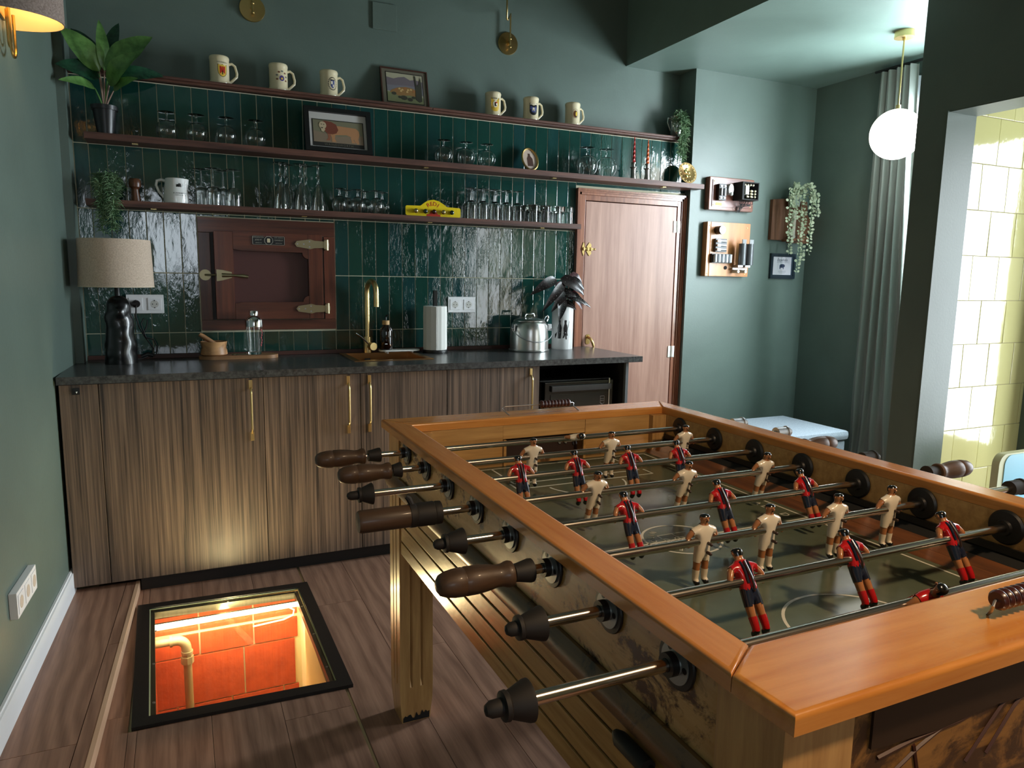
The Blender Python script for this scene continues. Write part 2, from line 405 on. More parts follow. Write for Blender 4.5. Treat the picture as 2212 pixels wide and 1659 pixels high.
def text_g(g, s, size, M, mi=0, depth=0.0006, align='CENTER', spacing=1.0):
    cu = bpy.data.curves.new('t', 'FONT'); cu.body = s; cu.size = size; cu.align_x = align; cu.align_y = 'CENTER'
    cu.space_character = spacing; cu.extrude = depth; cu.resolution_u = 3
    o = bpy.data.objects.new('t', cu); me = o.to_mesh()
    g.add([v.co.copy() for v in me.vertices], [tuple(p.vertices) for p in me.polygons], mi, M)
    o.to_mesh_clear(); bpy.data.objects.remove(o); bpy.data.curves.remove(cu)
    return g
def FR(origin, xd=(1, 0, 0), yd=(0, 0, 1)):
    """frame matrix: local x->xd, local y->yd"""
    x = Vector(xd).normalized(); y = Vector(yd).normalized(); z = x.cross(y)
    M = Matrix((x, y, z)).transposed().to_4x4(); M.translation = Vector(origin); return M
def minus(rect, holes):
    """rectangle (u0,u1,v0,v1) minus rectangular holes -> list of rectangles"""
    out = [rect]
    for h in holes:
        nxt = []
        for r in out:
            u0, u1, v0, v1 = r; a0, a1, b0, b1 = h
            if a0 >= u1 or a1 <= u0 or b0 >= v1 or b1 <= v0: nxt.append(r); continue
            if a0 > u0: nxt.append((u0, a0, v0, v1))
            if a1 < u1: nxt.append((a1, u1, v0, v1))
            m0, m1 = max(u0, a0), min(u1, a1)
            if b0 > v0: nxt.append((m0, m1, v0, b0))
            if b1 < v1: nxt.append((m0, m1, b1, v1))
        out = nxt
    return out
def arc(cx, cy, r, a0, a1, n):
    return [(cx + r * math.cos(a0 + (a1 - a0) * i / n), cy + r * math.sin(a0 + (a1 - a0) * i / n)) for i in range(n + 1)]
def rrect(x0, x1, y0, y1, r, n=5):
    p = []
    for cx, cy, a in ((x1 - r, y1 - r, 0), (x0 + r, y1 - r, PI / 2), (x0 + r, y0 + r, PI), (x1 - r, y0 + r, 1.5 * PI)):
        p += arc(cx, cy, r, a, a + PI / 2, n)
    return p
# ------------------------------------------------------------------ room shell
LWX = lambda y: -0.014 + 0.049 * y            # slightly skewed left wall
ZH = 3.25; ZL = 2.60                            # high and low ceiling
g = G()
wl = [(LWX(0.11) , 0.11), (LWX(-6.5), -6.5)]
g.add([(wl[0][0], 0.11, 0), (wl[1][0], -6.5, 0), (wl[1][0] - .12, -6.5, 0), (wl[0][0] - .12, 0.11, 0),
       (wl[0][0], 0.11, ZH), (wl[1][0], -6.5, ZH), (wl[1][0] - .12, -6.5, ZH), (wl[0][0] - .12, 0.11, ZH)],
      [(0, 1, 2, 3), (4, 7, 6, 5), (0, 4, 5, 1), (1, 5, 6, 2), (2, 6, 7, 3), (3, 7, 4, 0)])
struct(g, 'wall_left', GREEN)
g = G()
g.box(-0.12, 3.33, 0.11, 0.25, 0, ZH)                      # upper wall behind the tile cladding
for r in minus((0.012, 3.33, 0.0, 2.168), [(2.60, 3.29, -1, 1.785)]):
    g.box(r[0], r[1], -0.0012, 0.11, r[2], r[3], 1)          # cladding core, grout coloured
wall_back = struct(g, 'wall_back', [GREEN, GROUT])
# zellige tiles: one object each
H = 0.2806; ZA = 1.0377; P0 = 0.0712
rows = [(0.936, ZA), (ZA, ZA + H), (ZA + H, ZA + 2 * H), (ZA + 2 * H, ZA + 3 * H), (ZA + 3 * H, 2.165)]
holes = [(0.497, 1.142, 1.043, 1.586), (2.545, 3.40, 0.0, 1.862)]
tmesh = {}
def tile_mesh(w_, h_):
    k = (round(w_, 3), round(h_, 3))
    if k not in tmesh:
        t = G().box(-w_ / 2, w_ / 2, -0.004, 0.002, -h_ / 2, h_ / 2, 0, 0.0012)
        tmesh[k] = t.mesh('tile', TILE, 12)
    return tmesh[k]
def add_tile(me, loc, parent, rot=None, name='tile'):
    o = bpy.data.objects.new(name, me); COL.objects.link(o); o.parent = parent
    off = OFF[parent.name]; o.location = Vector(loc) - off
    if rot: o.rotation_euler = rot
    return o
ntile = 0
for z0, z1 in rows:
    for i in range(0, 47):
        x0 = max(0.0145, i * P0); x1 = min((i + 1) * P0, 3.328)
        if z0 > 1.8 or True:
            for (a, b, c, d) in minus((x0, x1, z0, z1), holes):
                if b - a < 0.008 or d - c < 0.012: continue
                if c > 1.855 and c < 1.87 and a > 2.5: continue
                j = 0.0016
                rr = (rnd.uniform(-.004, .004), 0, rnd.uniform(-.006, .006))
                add_tile(tile_mesh(b - a - 2 * j, d - c - 2 * j), ((a + b) / 2, 0.0, (c + d) / 2), wall_back, rr); ntile += 1
for a, b in ((2.545, 2.86), (2.86, 3.14), (3.14, 3.328)):
    add_tile(tile_mesh(b - a - .003, .016), ((a + b) / 2, 0, 1.871), wall_back)
# return and picture wall
g = G(); g.box(3.33, 4.47, -0.055, 0.25, 0, ZL + .05)
struct(g, 'wall_picture', GREEN)
g = G(); g.box(-0.035, 0.012, -0.13, 0.11, 0.0, 2.9)
struct(g, 'trim_1', GREEN)
# window wall with opening
g = G()
for r in minus((-1.70, -0.055, 0, ZL + .05), [(-1.50, -0.74, 0.85, 2.42)]):
    g.box(4.33, 4.47, r[0], r[1], r[2], r[3])
struct(g, 'wall_window', GREEN)
g = G()
for a, b, c, d in ((-1.50, -1.45, .85, 2.42), (-.79, -.74, .85, 2.42), (-1.45, -.79, .85, .90), (-1.45, -.79, 2.37, 2.42), (-1.13, -1.09, .9, 2.37)):
    g.box(4.36, 4.41, a, b, c, d, 0, 0)
win = struct(g, 'window_1', WHITE)
g = G(); g.box(4.382, 4.388, -1.45, -1.13, .90, 2.37); g.box(4.382, 4.388, -1.09, -.79, .90, 2.37)
build(g, 'window_pane', PANE, win)
# pillar wall with the wide opening to the kitchen (x 3.35..3.52)
g = G()
for r in minus((-6.5, -1.555, 0, ZL + .7), [(-4.45, -1.697, -1, 2.034)]):
    g.box(3.35, 3.52, r[0], r[1], r[2], r[3])
struct(g, 'wall_right', GREEN)
g = G(); g.box(3.34, 3.525, -1.7005, -1.6972, 0, 2.034); g.box(3.351, 3.525, -4.447, -1.7, 2.030, 2.0337)
struct(g, 'trim_2', GREEN)
# kitchen beyond
g = G()
g.box(3.5205, 5.35, -1.5540, -1.445, 0, ZL + .05, 0); g.box(3.5205, 5.20, -1.5552, -1.5541, 0, ZL, 1)
wk = struct(g, 'wall_kitchen', [GREEN, YGROUT])
tw, th = 0.196, 0.2095
m_y = G().box(-tw / 2 + .0015, tw / 2 - .0015, -0.003, 0.004, -th / 2 + .0015, th / 2 - .0015, 0, .0016).mesh('tile', YTILE, 12)
for r in range(12):
    for c in range(9):
        xc = 3.62 + c * tw + (0 if r % 2 else tw / 2)
        zc = 2.09 + .0 - (r - 0.48) * th
        if zc - th / 2 < 0 or xc + tw / 2 > 5.3 or xc - tw / 2 < 3.50: continue
        add_tile(m_y, (xc, -1.5555, zc), wk, (rnd.uniform(-.005, .005), 0, rnd.uniform(-.008, .008)))
g = G()
for r in minus((-6.5, -1.4, 0, ZL + .05), [(-3.4, -2.1, .30, 2.2)]): g.box(5.2, 5.35, r[0], r[1], r[2], r[3])
struct(g, 'wall_kitchen_far', KITW)
g = G()
for r in minus((LWX(-6.5) - .1, 5.35, 0, ZH), [(-0.1, 0.8, 1.2, 2.3), (3.7, 4.9, .6, 2.2)]): g.box(r[0], r[1], -6.62, -6.5, r[2], r[3])
struct(g, 'wall_rear', KITW)
# ceilings
g = G(); g.box(-.45, 2.93, -6.5, 0.25, ZH, ZH + .1)
struct(g, 'ceiling_high', CEILP)
g = G(); g.box(2.93, 5.4, -6.5, 0.25, ZL, ZH + .1)
struct(g, 'ceiling', CEILP)
# floor slab with the pit cut out, then oak boards one by one
g = G()
PIT = (0.236, 0.815, -1.56, -0.765)
for r in minus((-.45, 5.35, -6.5, .1), [PIT]): g.box(r[0], r[1], r[2], r[3], -0.60, -0.0095)
floor = struct(g, 'floor', MORTAR)
pm = {}
def plank_mesh(w_, l_):
    k = (round(w_, 2), round(l_, 2))
    if k not in pm: pm[k] = G().box(-w_ / 2 + .0006, w_ / 2 - .0006, -l_ / 2 + .0006, l_ / 2 - .0006, -.0095, 0, 0, .0009).mesh('plank', PLANK, 12)
    return pm[k]
FRM = [(0.200, -0.722), (0.851, -0.747), (0.862, -1.612), (0.224, -1.588)]   # hatch frame corners
x = 0.04; col_i = 0
while x < 5.2:
    x1 = x + 0.199
    y = -0.30 - (col_i * 0.47) % 1.2
    segs = []; top = 0.1
    while top > -6.4:
        bot = (y if y > -6.3 else -6.5) if y < top - .05 else top
        if bot < top - .05: segs.append((bot, top)); top = bot
        y -= 1.2
    for b_, t_ in segs:
        if x > 3.33 and False: continue
        for r in minus((x, x1, b_, t_), [(0.215, 0.845, -1.59, -0.745)]):
            if r[1] - r[0] < .01 or r[3] - r[2] < .01: continue
            add_tile(plank_mesh(r[1] - r[0], r[3] - r[2]), ((r[0] + r[1]) / 2, (r[2] + r[3]) / 2, 0), floor, None, 'plank')
    x = x1; col_i += 1
# raised strip along the left wall
LP = lambda y: 0.200 + 0.0500 * (y + 0.588)
g = G()
def skew_box(g, fa, fb, y0, y1, z0, z1, mi=0):
    return g.add([(fa(y0), y0, z0), (fb(y0), y0, z0), (fb(y1), y1, z0), (fa(y1), y1, z0), (fa(y0), y0, z1), (fb(y0), y0, z1), (fb(y1), y1, z1), (fa(y1), y1, z1)],
                 [(0, 3, 2, 1), (4, 5, 6, 7), (0, 1, 5, 4), (1, 2, 6, 5), (2, 3, 7, 6), (3, 0, 4, 7)], mi)
skew_box(g, lambda y: LWX(y) + .001, lambda y: LP(y) - .014, -4.2, -.53, 0.0005, 0.030)
pf = build(g, 'raised_floor_strip', MORTAR, label='raised strip of oak boards along the green wall beside the floor window', cat='step')
for a, b in ((-1.66, -.54), (-2.88, -1.66), (-4.19, -2.88)):
    g = G(); skew_box(g, lambda y: LWX(y) + .004, lambda y: LP(y) - .050, a + .001, b - .001, 0.030, 0.042); build(g, 'plank', PLANK, pf)
for a, b in ((-1.09, -.54), (-4.19, -1.09)):
    g = G(); skew_box(g, lambda y: LP(y) - .0475, lambda y: LP(y) - .013, a + .001, b - .001, 0.030, 0.0415); build(g, 'edge_board', PLANK, pf)
    g = G(); skew_box(g, lambda y: LP(y) - .0125, lambda y: LP(y), a + .0005, b - .0005, 0.0005, 0.043); build(g, 'nosing', LIPW, pf, 'pale oak nosing')
# baseboard left
for k, (a, b) in enumerate(((-1.80, -.545), (-4.3, -1.802))):
    g = G(); skew_box(g, lambda y: LWX(y) + .001, lambda y: LWX(y) + .015, a, b, 0.042, 0.128)
    skew_box(g, lambda y: LWX(y) + .001, lambda y: LWX(y) + .009, a, b, 0.128, 0.136)
    struct(g, 'baseboard_left', WHITE)
# blank square cover on the upper wall
t = thing('blank_cover_plate', 'square blank cover painted dark green like the upper wall', 'cover plate', (1.44, 0.11, 2.583))
g = G().box(1.376, 1.505, 0.100, 0.109, 2.583, 2.714, 0, .004); build(g, 'plate', GREEN, t)

# ------------------------------------------------------------------ floor window over the pit
ht = thing('floor_window', 'black framed glass hatch in the oak floor over a glowing brick pit', 'floor hatch', (0.53, -1.17, 0))
def inset(poly, d):
    c = Vector((sum(p[0] for p in poly) / 4, sum(p[1] for p in poly) / 4)); out = []
    for p in poly:
        v = Vector(p) - c; out.append((p[0] - math.copysign(d, v.x), p[1] - math.copysign(d, v.y)))
    return out
inn = inset(FRM, 0.044)
g = G()
for i in range(4):
    j = (i + 1) % 4
    g.prism([FRM[i], FRM[j], inn[j], inn[i]], -.0005, 0.011, 'xy')
build(g, 'frame', BLACK, ht)
in2 = inset(FRM, 0.046); in3 = inset(FRM, 0.062)
g = G()
for i in range(4):
    j = (i + 1) % 4; g.prism([in2[i], in2[j], in3[j], in3[i]], -.030, -.0035, 'xy')
ang = build(g, 'steel_ledge', mat('dark_steel_ledge', srgb(70, 66, 52), .35, .6), ht)
for px_, py_ in [(.27, -.95), (.27, -1.2), (.278, -1.45), (.53, -.79), (.80, -.95), (.805, -1.2), (.808, -1.45), (.795, -.802)]:
    build(G().cyl((px_, py_, -.004), (px_, py_, -.0015), .0045, 10), 'screw', STEELW, ang)
g = G(); g.prism(in2, -.0032, 0.0035, 'xy'); build(g, 'glass_pane', PANE, ht, smooth=0)
g = G()
for i in range(4):
    j = (i + 1) % 4; e2 = inset(FRM, .0478); g.prism([inn[i], inn[j], e2[j], e2[i]], .0036, 0.0052, 'xy')
build(g, 'glass_edge', mat('pale_glass_edge', srgb(190, 196, 150), .3), ht)
# pit walls of bricks
pt = thing('brick_pit', 'orange lit brick pit under the floor window', 'pit', (0.53, -1.17, -0.6))
g = G()
g.box(.236, .815, -.775, -.766, -.598, -.032); g.box(.2362, .245, -1.56, -.775, -.598, -.032)
g.box(.245, .815, -1.56, -1.551, -.598, -.032); g.box(.245, .806, -1.551, -.775, -.598, -.59)
build(g, 'mortar_lining', MORTAR, pt)
bm_ = {}
def brick(w_, h_, loc, rz=0):
    k = (round(w_, 3), round(h_, 3))
    if k not in bm_: bm_[k] = G().box(-w_ / 2, w_ / 2, -.004, .004, -h_ / 2, h_ / 2, 0, .002).mesh('brick', BRICK, 12)
    add_tile(bm_[k], loc, pt, (0, 0, rz), 'brick')
bz = [(-.107, -.034, .418), (-.211, -.121, .418), (-.421, -.217, .377), (-.585, -.427, .325)]
for z0, z1, xs in bz:
    xx = xs - .207 * 3
    while xx < .806:
        a, b = max(xx, .247), min(xx + .207, .804)
        if b - a > .02: brick(b - a - .006, z1 - z0, ((a + b) / 2, -.779, (z0 + z1) / 2))
        xx += .207
for z0, z1, xs in bz:
    yy = -1.55
    while yy < -.79:
        a, b = yy, min(yy + .25, -.785)
        if b - a > .02 and not (z0 < -.1 and a < -1.0):
            brick(b - a - .006, z1 - z0, (.801, (a + b) / 2, (z0 + z1) / 2), PI / 2)
        brick(b - a - .006, z1 - z0, (.249, (a + b) / 2, (z0 + z1) / 2), PI / 2); yy += .25
build(G().box(.797, .806, -1.54, -1.03, -.55, -.035), 'plaster_patch', mat('cream_plaster', srgb(226, 206, 150), .9), pt)
pp = thing('galvanised_pipe', 'dusty galvanised elbow pipe inside the brick pit', 'pipe', (.375, -.875, -.58))
build(G().cyl((.371, -.875, -.583), (.371, -.875, -.165), .0155, 16), 'vertical_pipe', GALV, pp)
build(G().cyl((.2465, -.875, -.092), (.325, -.875, -.092), .0155, 16), 'horizontal_pipe', GALV, pp)
build(G().tube([(.318, -.875, -.092)] + [(.335 + .034 * math.sin(a), -.875, -.128 + .036 * math.cos(a)) for a in [i * PI / 16 for i in range(9)]] + [(.371, -.875, -.142)], .0185, 16).cyl((.312, -.875, -.092), (.322, -.875, -.092), .0215, 16).cyl((.371, -.875, -.150), (.371, -.875, -.140), .0215, 16), 'elbow', GALV, pp)
build(G().cyl((.371, -.875, -.162), (.371, -.875, -.150), .0195, 8).cyl((.371, -.875, -.190), (.371, -.875, -.162), .0235, 8), 'coupling', GALV, pp)
LEDM = mat('led_strip_warm', (1, .7, .35, 1), .5, emit=(1.0, 0.78, 0.42, 1), es=20)
ld = thing('led_strip', 'glowing warm LED strip under the far edge of the floor window', 'light strip', (.53, -.80, -.03))
build(G().box(.252, .800, -.838, -.818, -.040, -.034), 'channel', CHROME, ld)
build(G().box(.254, .798, -.843, -.815, -.048, -.0405).box(.254, .798, -.847, -.839, -.048, -.030), 'diffuser', LEDM, ld)
build(G().tube([(.25, -.79, -.075), (.45, -.79, -.074), (.70, -.79, -.068), (.765, -.80, -.066), (.785, -.815, -.075), (.778, -.83, -.09), (.74, -.835, -.100), (.62, -.83, -.11)], .003, 8), 'led_cable', mat('led_cable_glow', (1, .8, .5, 1), .5, emit=(1, .72, .34, 1), es=6), ld)
area('pit_led_light', (.53, -.90, -.045), (.53, -.78, -.28), .52, .05, 2.6, (1.0, .84, .52))
area('pit_led_up', (.53, -.87, -.034), (.60, -.85, .5), .50, .03, 11, (1.0, .78, .42))
# ------------------------------------------------------------------ shelves
g = G(); g.prism([(0.0145, 0.108), (3.329, 0.108), (3.329, -0.030), (0.0145, -0.030)], 2.172, 2.184, 'xy')
g.tube([(0.0145, -0.028, 2.178), (3.329, -0.028, 2.178)], .006, 8)
lg = build(g, 'ledge_shelf', SHELF, label='top walnut ledge capping the green tiles, holding cream beer mugs', cat='shelf')
for a, b in ((.0145, 1.655), (1.657, 3.329)):
    build(G().box(a, b, -.036, -.006, 2.184, 2.196, 0, .003), 'front_moulding', SHELF, lg)
    build(G().box(a, b, -.006, .108, 2.184, 2.1955), 'ledge_board', SHELF, lg)
g = G(); g.prism([(.070, -.004), (3.326, -.004), (3.326, -.060), (3.366, -.060), (3.366, -.140), (.070, -.140)], 1.880, 1.908, 'xy')
s2 = build(g, 'wall_shelf', SHELF, label='long middle walnut shelf holding the potted plant and lion picture', cat='shelf', group='walnut shelves on the tiles')
g = G(); g.prism([(.060, -.004), (2.506, -.004), (2.506, -.140), (.060, -.140)], 1.603, 1.630, 'xy')
s3 = build(g, 'wall_shelf', SHELF, label='lowest walnut shelf above the cold-room hatch, holding champagne flutes', cat='shelf', group='walnut shelves on the tiles')
for sh, z, xs in ((s2, 1.880, (.26, 1.60, 2.35, 3.1)), (s3, 1.603, (.32, .98, 1.62, 2.28))):
    for x in xs: build(G().box(x - .012, x + .012, -.10, -.07, z - .0035, z - .0003), 'bracket_tip', GOLD, sh)

# ------------------------------------------------------------------ worktop, cabinets
WT = 0.918
g = G()
for r in minus((-.034, 2.640, -.605, -.0035), [(1.165, 1.515, -.40, -.06)]): g.box(r[0], r[1], r[2], r[3], WT - .030, WT, 0)
build(g, 'worktop', STONE, label='dark grey stone worktop running along the green tiled wall', cat='worktop', smooth=0)
build(G().box(.0145, 2.538, -.018, -.0035, WT + .0004, WT + .020, 0, .002), 'upstand', UPST, label='thin reddish wood upstand between worktop and green tiles', cat='upstand')
YF = -.585
def handle(p, x, z0=.614, z1=.876):
    g = G()
    for za, zb in ((z0, z0 + .038), (z1 - .038, z1)): g.box(x - .0075, x + .0075, YF - .006, YF - .0003, za, zb, 0, .002)
    g.tube([(x, YF - .005, z0 + .034), (x, YF - .020, z0 + .046), (x, YF - .024, z0 + .056), (x, YF - .024, z1 - .056), (x, YF - .020, z1 - .046), (x, YF - .005, z1 - .034)], .0048, 8)
    build(g, 'handle', GOLD, p)
cabs = [(.104, .713, .664, 'wide leftmost cabinet with one gold bar handle above the floor window'),
        (.716, 1.129, 1.076, 'narrow cabinet under the mortar side of the sink, handle at its right edge'),
        (1.132, 1.542, 1.171, 'cabinet under the copper sink, gold handle at its left edge'),
        (1.545, 2.034, 1.985, 'rightmost wood-grain cabinet beside the fridge niche')]
for a, b, hx, lab in cabs:
    t = thing('base_cabinet', lab, 'cabinet', ((a + b) / 2, -.30, 0), 'wood-grain base cabinets')
    g = G(); x0, x1 = a - .0005, b + .0005
    sh = (a < 1.5 and b > 1.16) 
    top = .66 if (b > 1.16 and a < 1.52) else WT - .0305
    g.box(x0, x1, YF + .021, -.02, .072, .09)
    g.box(x0, x0 + .016, YF + .021, -.02, .09, top); g.box(x1 - .016, x1, YF + .021, -.02, .09, top); g.box(x0 + .016, x1 - .016, -.035, -.02, .09, top)
    build(g, 'body', PLINTH, t)
    d = build(G().box(a, b, YF, YF + .019, .066, .884, 0, .0012), 'door', CAB, t); handle(d, hx)
t = thing('filler_cabinet', 'slim wood-grain end panel with small black lock against the left wall', 'cabinet', (.04, -.58, 0))
build(G().box(-.030, .101, YF, YF + .019, .066, .884, 0, .0012), 'panel', CAB, t)
lk = build(G().box(.014, .040, YF - .006, YF - .0002, .846, .872, 0, .003), 'lock', BLACK, t)
build(G().sph((.029, YF - .007, .857), .004, 8), 'lock_knob', CHROME, lk)
build(G().box(LP(-.52) + .004, 2.57, -.545, -.53, .0005, .070), 'plinth', PLINTH, label='black plinth under the wood-grain cabinets', cat='plinth')
t = thing('fridge_niche', 'open black end niche at right of the cabinets housing the fridge', 'cabinet', (2.30, -.3, 0))
build(G().box(2.036, 2.042, YF + .02, -.02, .072, .887).box(2.545, 2.549, YF + .02, -.02, .072, .887).box(2.042, 2.545, -.035, -.02, .072, .887).box(2.042, 2.545, YF + .02, -.035, .072, .078), 'lining', BLACKM, t)
build(G().box(2.5495, 2.566, YF, -.02, .0005, .887), 'end_panel', mat('grey_end_panel', srgb(88, 92, 94), .5), t)
t = thing('mini_fridge', 'black glass door mini fridge in the niche under the worktop', 'fridge', (2.30, -.30, .08))
build(G().box(2.085, 2.51, -.49, -.06, .085, .795, 0, .004), 'body', BLACK, t)
d = build(G().box(2.092, 2.505, -.535, -.492, .09, .790, 0, .004), 'door', mat('fridge_black', srgb(12, 13, 13), .18, coat=.6), t)
build(G().box(2.125, 2.470, -.5385, -.5353, .12, .725), 'glass_panel', mat('fridge_dark_glass', srgb(18, 26, 26), .06, coat=1), d)
build(G().box(2.125, 2.485, -.553, -.5355, .742, .772, 0, .003), 'handle_bar', mat('fridge_grey', srgb(72, 72, 72), .3, .5), d)
build(G().box(2.474, 2.482, -.540, -.5355, .12, .800, 0, .001), 'edge_strip', CHROME, d)
g = G()
for q in ([(2.425, .705), (2.449, .705)], [(2.425, .690), (2.449, .690)], [(2.425, .680), (2.449, .680)], [(2.425, .705), (2.425, .668)], [(2.449, .705), (2.449, .668)], [(2.425, .668), (2.437, .660)], [(2.437, .660), (2.449, .668)]):
    g.tube([(q[0][0], -.539, q[0][1]), (q[1][0], -.539, q[1][1])], .0009, 5)
build(g, 'emblem', STEELW, d)
# sink
t = thing('copper_sink', 'copper-gold inset sink in the dark worktop', 'sink', (1.34, -.23, .75))
g = G()
for r in minus((1.145, 1.535, -.415, -.045), [(1.172, 1.508, -.393, -.068)]): g.box(r[0], r[1], r[2], r[3], WT + .0004, WT + .0035)
build(g, 'rim', COPPER, t, smooth=0)
g = G(); g.box(1.172, 1.175, -.393, -.068, .76, WT + .001).box(1.505, 1.508, -.393, -.068, .76, WT + .001).box(1.175, 1.505, -.393, -.390, .76, WT + .001).box(1.175, 1.505, -.071, -.068, .76, WT + .001).box(1.172, 1.508, -.393, -.068, .757, .760)
build(g, 'basin', COPPER, t, smooth=0)
build(G().cyl((1.27, -.0715, .885), (1.30, -.0715, .885), .008, 12), 'overflow', DARKHOLE, t)
# faucet
t = thing('gooseneck_tap', 'tall brushed brass gooseneck tap behind the copper sink', 'tap', (1.292, -.048, WT))
cx, cy = 1.292, -.050
build(G().cyl((cx, cy, WT + .004), (cx, cy, 1.005), .022, 20), 'base', GOLD, t)
build(G().tube([(cx, cy, 1.003), (cx, cy, 1.10), (cx, cy, 1.22)] + [(cx + .010 + -.010 * math.cos(a) , cy - .058 + .058 * math.cos(a), 1.235 + .058 * math.sin(a)) for a in [i * PI / 10 for i in range(11)]] + [(cx + .02, cy - .116, 1.20), (cx + .02, cy - .116, 1.165)], .0135, 16), 'spout', GOLD, t)
build(G().cyl((cx + .012, cy - .018, .957), (cx + .02, cy - .052, .957), .020, 20), 'valve', GOLD, t)
build(G().tube([(cx + .0, cy - .040, .965), (cx - .045, cy - .060, 1.008), (cx - .075, cy - .065, 1.028)], .0035, 8), 'lever', CHROME, t)
# sockets on tiles
def outlet(x0, x1, z0, z1, y, n, lab, plug=False, M=None):
    t = thing('double_socket' if n == 2 else 'triple_socket', lab, 'socket', ((x0 + x1) / 2, y, z0))
    build(G().box(x0, x1, y - .009, y - .0005, z0, z1, 0, .002), 'cover_frame', WPLAST, t)
    wd = (x1 - x0) / n
    for i in range(n):
        cxx = x0 + wd * (i + .5) ; cz = (z0 + z1) / 2; hh = min(wd, z1 - z0) * .36
        s = build(G().box(cxx - hh, cxx + hh, y - .0115, y - .0092, cz - hh, cz + hh, 0, .001), 'socket_insert', WPLAST, t)
        build(G().cyl((cxx, y - .0121, cz), (cxx, y - .0116, cz), hh * .62, 24), 'socket_well', GPLAST, s)
        g = G()
        for dx in (-.0085, 0.0085): g.cyl((cxx + dx, y - .0126, cz), (cxx + dx, y - .0122, cz), .0024, 8)
        g.box(cxx - .002, cxx + .002, y - .0127, y - .0122, cz + .014, cz + .019); g.box(cxx - .002, cxx + .002, y - .0127, y - .0122, cz - .019, cz - .014)
        build(g, 'pin_holes', DARKHOLE, s)
    return t
outlet(.183, .339, 1.130, 1.217, -.006, 2, 'white double socket behind the black lamp with its plug in')
outlet(1.751, 1.911, 1.127, 1.213, -.006, 2, 'white double socket right of the paper towels')
t = thing('plug_and_cord', 'black plug and coiled cord of the table lamp hanging from the left socket', 'cord', (.24, -.04, WT))
build(G().cyl((.224, -.0195, 1.175), (.224, -.045, 1.175), .017, 14).cyl((.224, -.045, 1.175), (.195, -.052, 1.176), .010, 10, r2=.006), 'plug', RUBBER, t)
build(G().tube([(.224, -.046, 1.168), (.221, -.05, 1.12), (.232, -.05, 1.07), (.250, -.05, 1.03), (.268, -.05, 1.00), (.285, -.055, .97), (.28, -.07, .945), (.255, -.08, .933), (.235, -.085, .926), (.215, -.09, .924), (.20, -.10, .923)], .0032, 8)
      .tube([(.245, -.052, 1.035), (.262, -.052, 1.07), (.268, -.052, 1.10), (.252, -.052, 1.108), (.240, -.052, 1.085), (.250, -.052, 1.045), (.262, -.053, 1.01)], .0028, 8)
      .tube([(.262, -.055, 1.02), (.29, -.055, 1.01), (.302, -.06, .98), (.298, -.07, .945), (.27, -.075, .926)], .0028, 8), 'cord', RUBBER, t)
build(G().tube([(.235, -.075, .935), (.262, -.072, .945), (.285, -.075, .938)], [.008, .011, .008], 10), 'cord_switch', BLACK, t)
# raised: socket in the left wall
Mx = Vector((-.0525, -1.39, 0)); dx = Vector((LWX(-1.15) - LWX(-1.40), .25, 0)).normalized()
t = thing('triple_socket', 'white triple socket low on the left green wall above the baseboard', 'socket', (LWX(-1.27), -1.27, .31))
A = Vector((LWX(-1.395), -1.395, .312)); nrm = Vector((dx.y, -dx.x, 0))
Mw = Matrix((dx, nrm * -1, Vector((0, 0, 1)))).transposed().to_4x4(); Mw.translation = A
build(G().box(0, .232, -.022, -.0006, 0, .079, 0, .002, Mw), 'cover_frame', WPLAST, t)
for i in range(3):
    c0 = .038 + .078 * i
    s = build(G().box(c0 - .029, c0 + .029, -.024, -.0222, .010, .068, 0, .0008, Mw), 'socket_insert', WPLAST, t)
    build(G().cyl((c0, -.0246, .039), (c0, -.0241, .039), .019, 20, M=Mw), 'socket_well', mat('beige_well', srgb(196, 182, 168), .5) if i == 0 else bpy.data.materials['beige_well'], s)

# ------------------------------------------------------------------ wooden door
dr = thing('door_1', None, None, (2.95, 0, 0)); dr['kind'] = 'structure'
build(G().box(2.612, 3.268, -.008, .030, .004, 1.776, 0, .002), 'door_leaf', DOORW, dr)
g = G()
for (x0, x1, z0, z1) in ((2.575, 2.606, .0, 1.812), (3.273, 3.300, .0, 1.812), (2.606, 3.273, 1.781, 1.812)): g.box(x0, x1, -.011, .05, z0, z1, 0, .002)
build(g, 'jamb', CASING, dr)
g = G()
for (a, b, d0) in ((2.543, 2.552, -.032), (2.552, 2.560, -.024), (2.560, 2.575, -.018)): g.box(a, b, d0, -.0075, .0, 1.812 + (2.575 - a))
for (a, b, d0) in ((3.319, 3.328, -.034), (3.311, 3.319, -.026), (3.300, 3.311, -.018)): g.box(a, b, d0, -.0075, .0, 1.812 + (b - 3.300) * 1.2)
for (a, b, d0) in ((1.835, 1.846, -.034), (1.826, 1.835, -.026), (1.812, 1.826, -.018)): g.box(2.575 - (b - 1.812) * .95, 3.300 + (b - 1.812) * .85, d0, -.0078, a, b)
build(g, 'casing', CASING, dr, smooth=0)
for z in (1.655, .868):
    h = build(G().box(3.247, 3.266, -.013, -.0085, z - .036, z + .036, 0, .001).box(3.277, 3.294, -.016, -.0115, z - .036, z + .036, 0, .001).cyl((3.271, -.014, z - .036), (3.271, -.014, z + .036), .004, 8), 'hinge', mat('pale_nickel_%d' % int(z * 10), (0.8, .76, .68, 1), .35, .6), dr)
g = G()
for sgn in (1, -1):
    g.prism([(2.615, 1.498), (2.622, 1.498 + sgn * .014), (2.640, 1.498 + sgn * .040), (2.655, 1.498 + sgn * .026), (2.650, 1.498)], -.012, -.0085, 'xz')
    g.prism([(2.588, 1.498), (2.590, 1.498 + sgn * .018), (2.598, 1.498 + sgn * .040), (2.605, 1.498 + sgn * .030), (2.606, 1.498)], -.015, -.0115, 'xz')
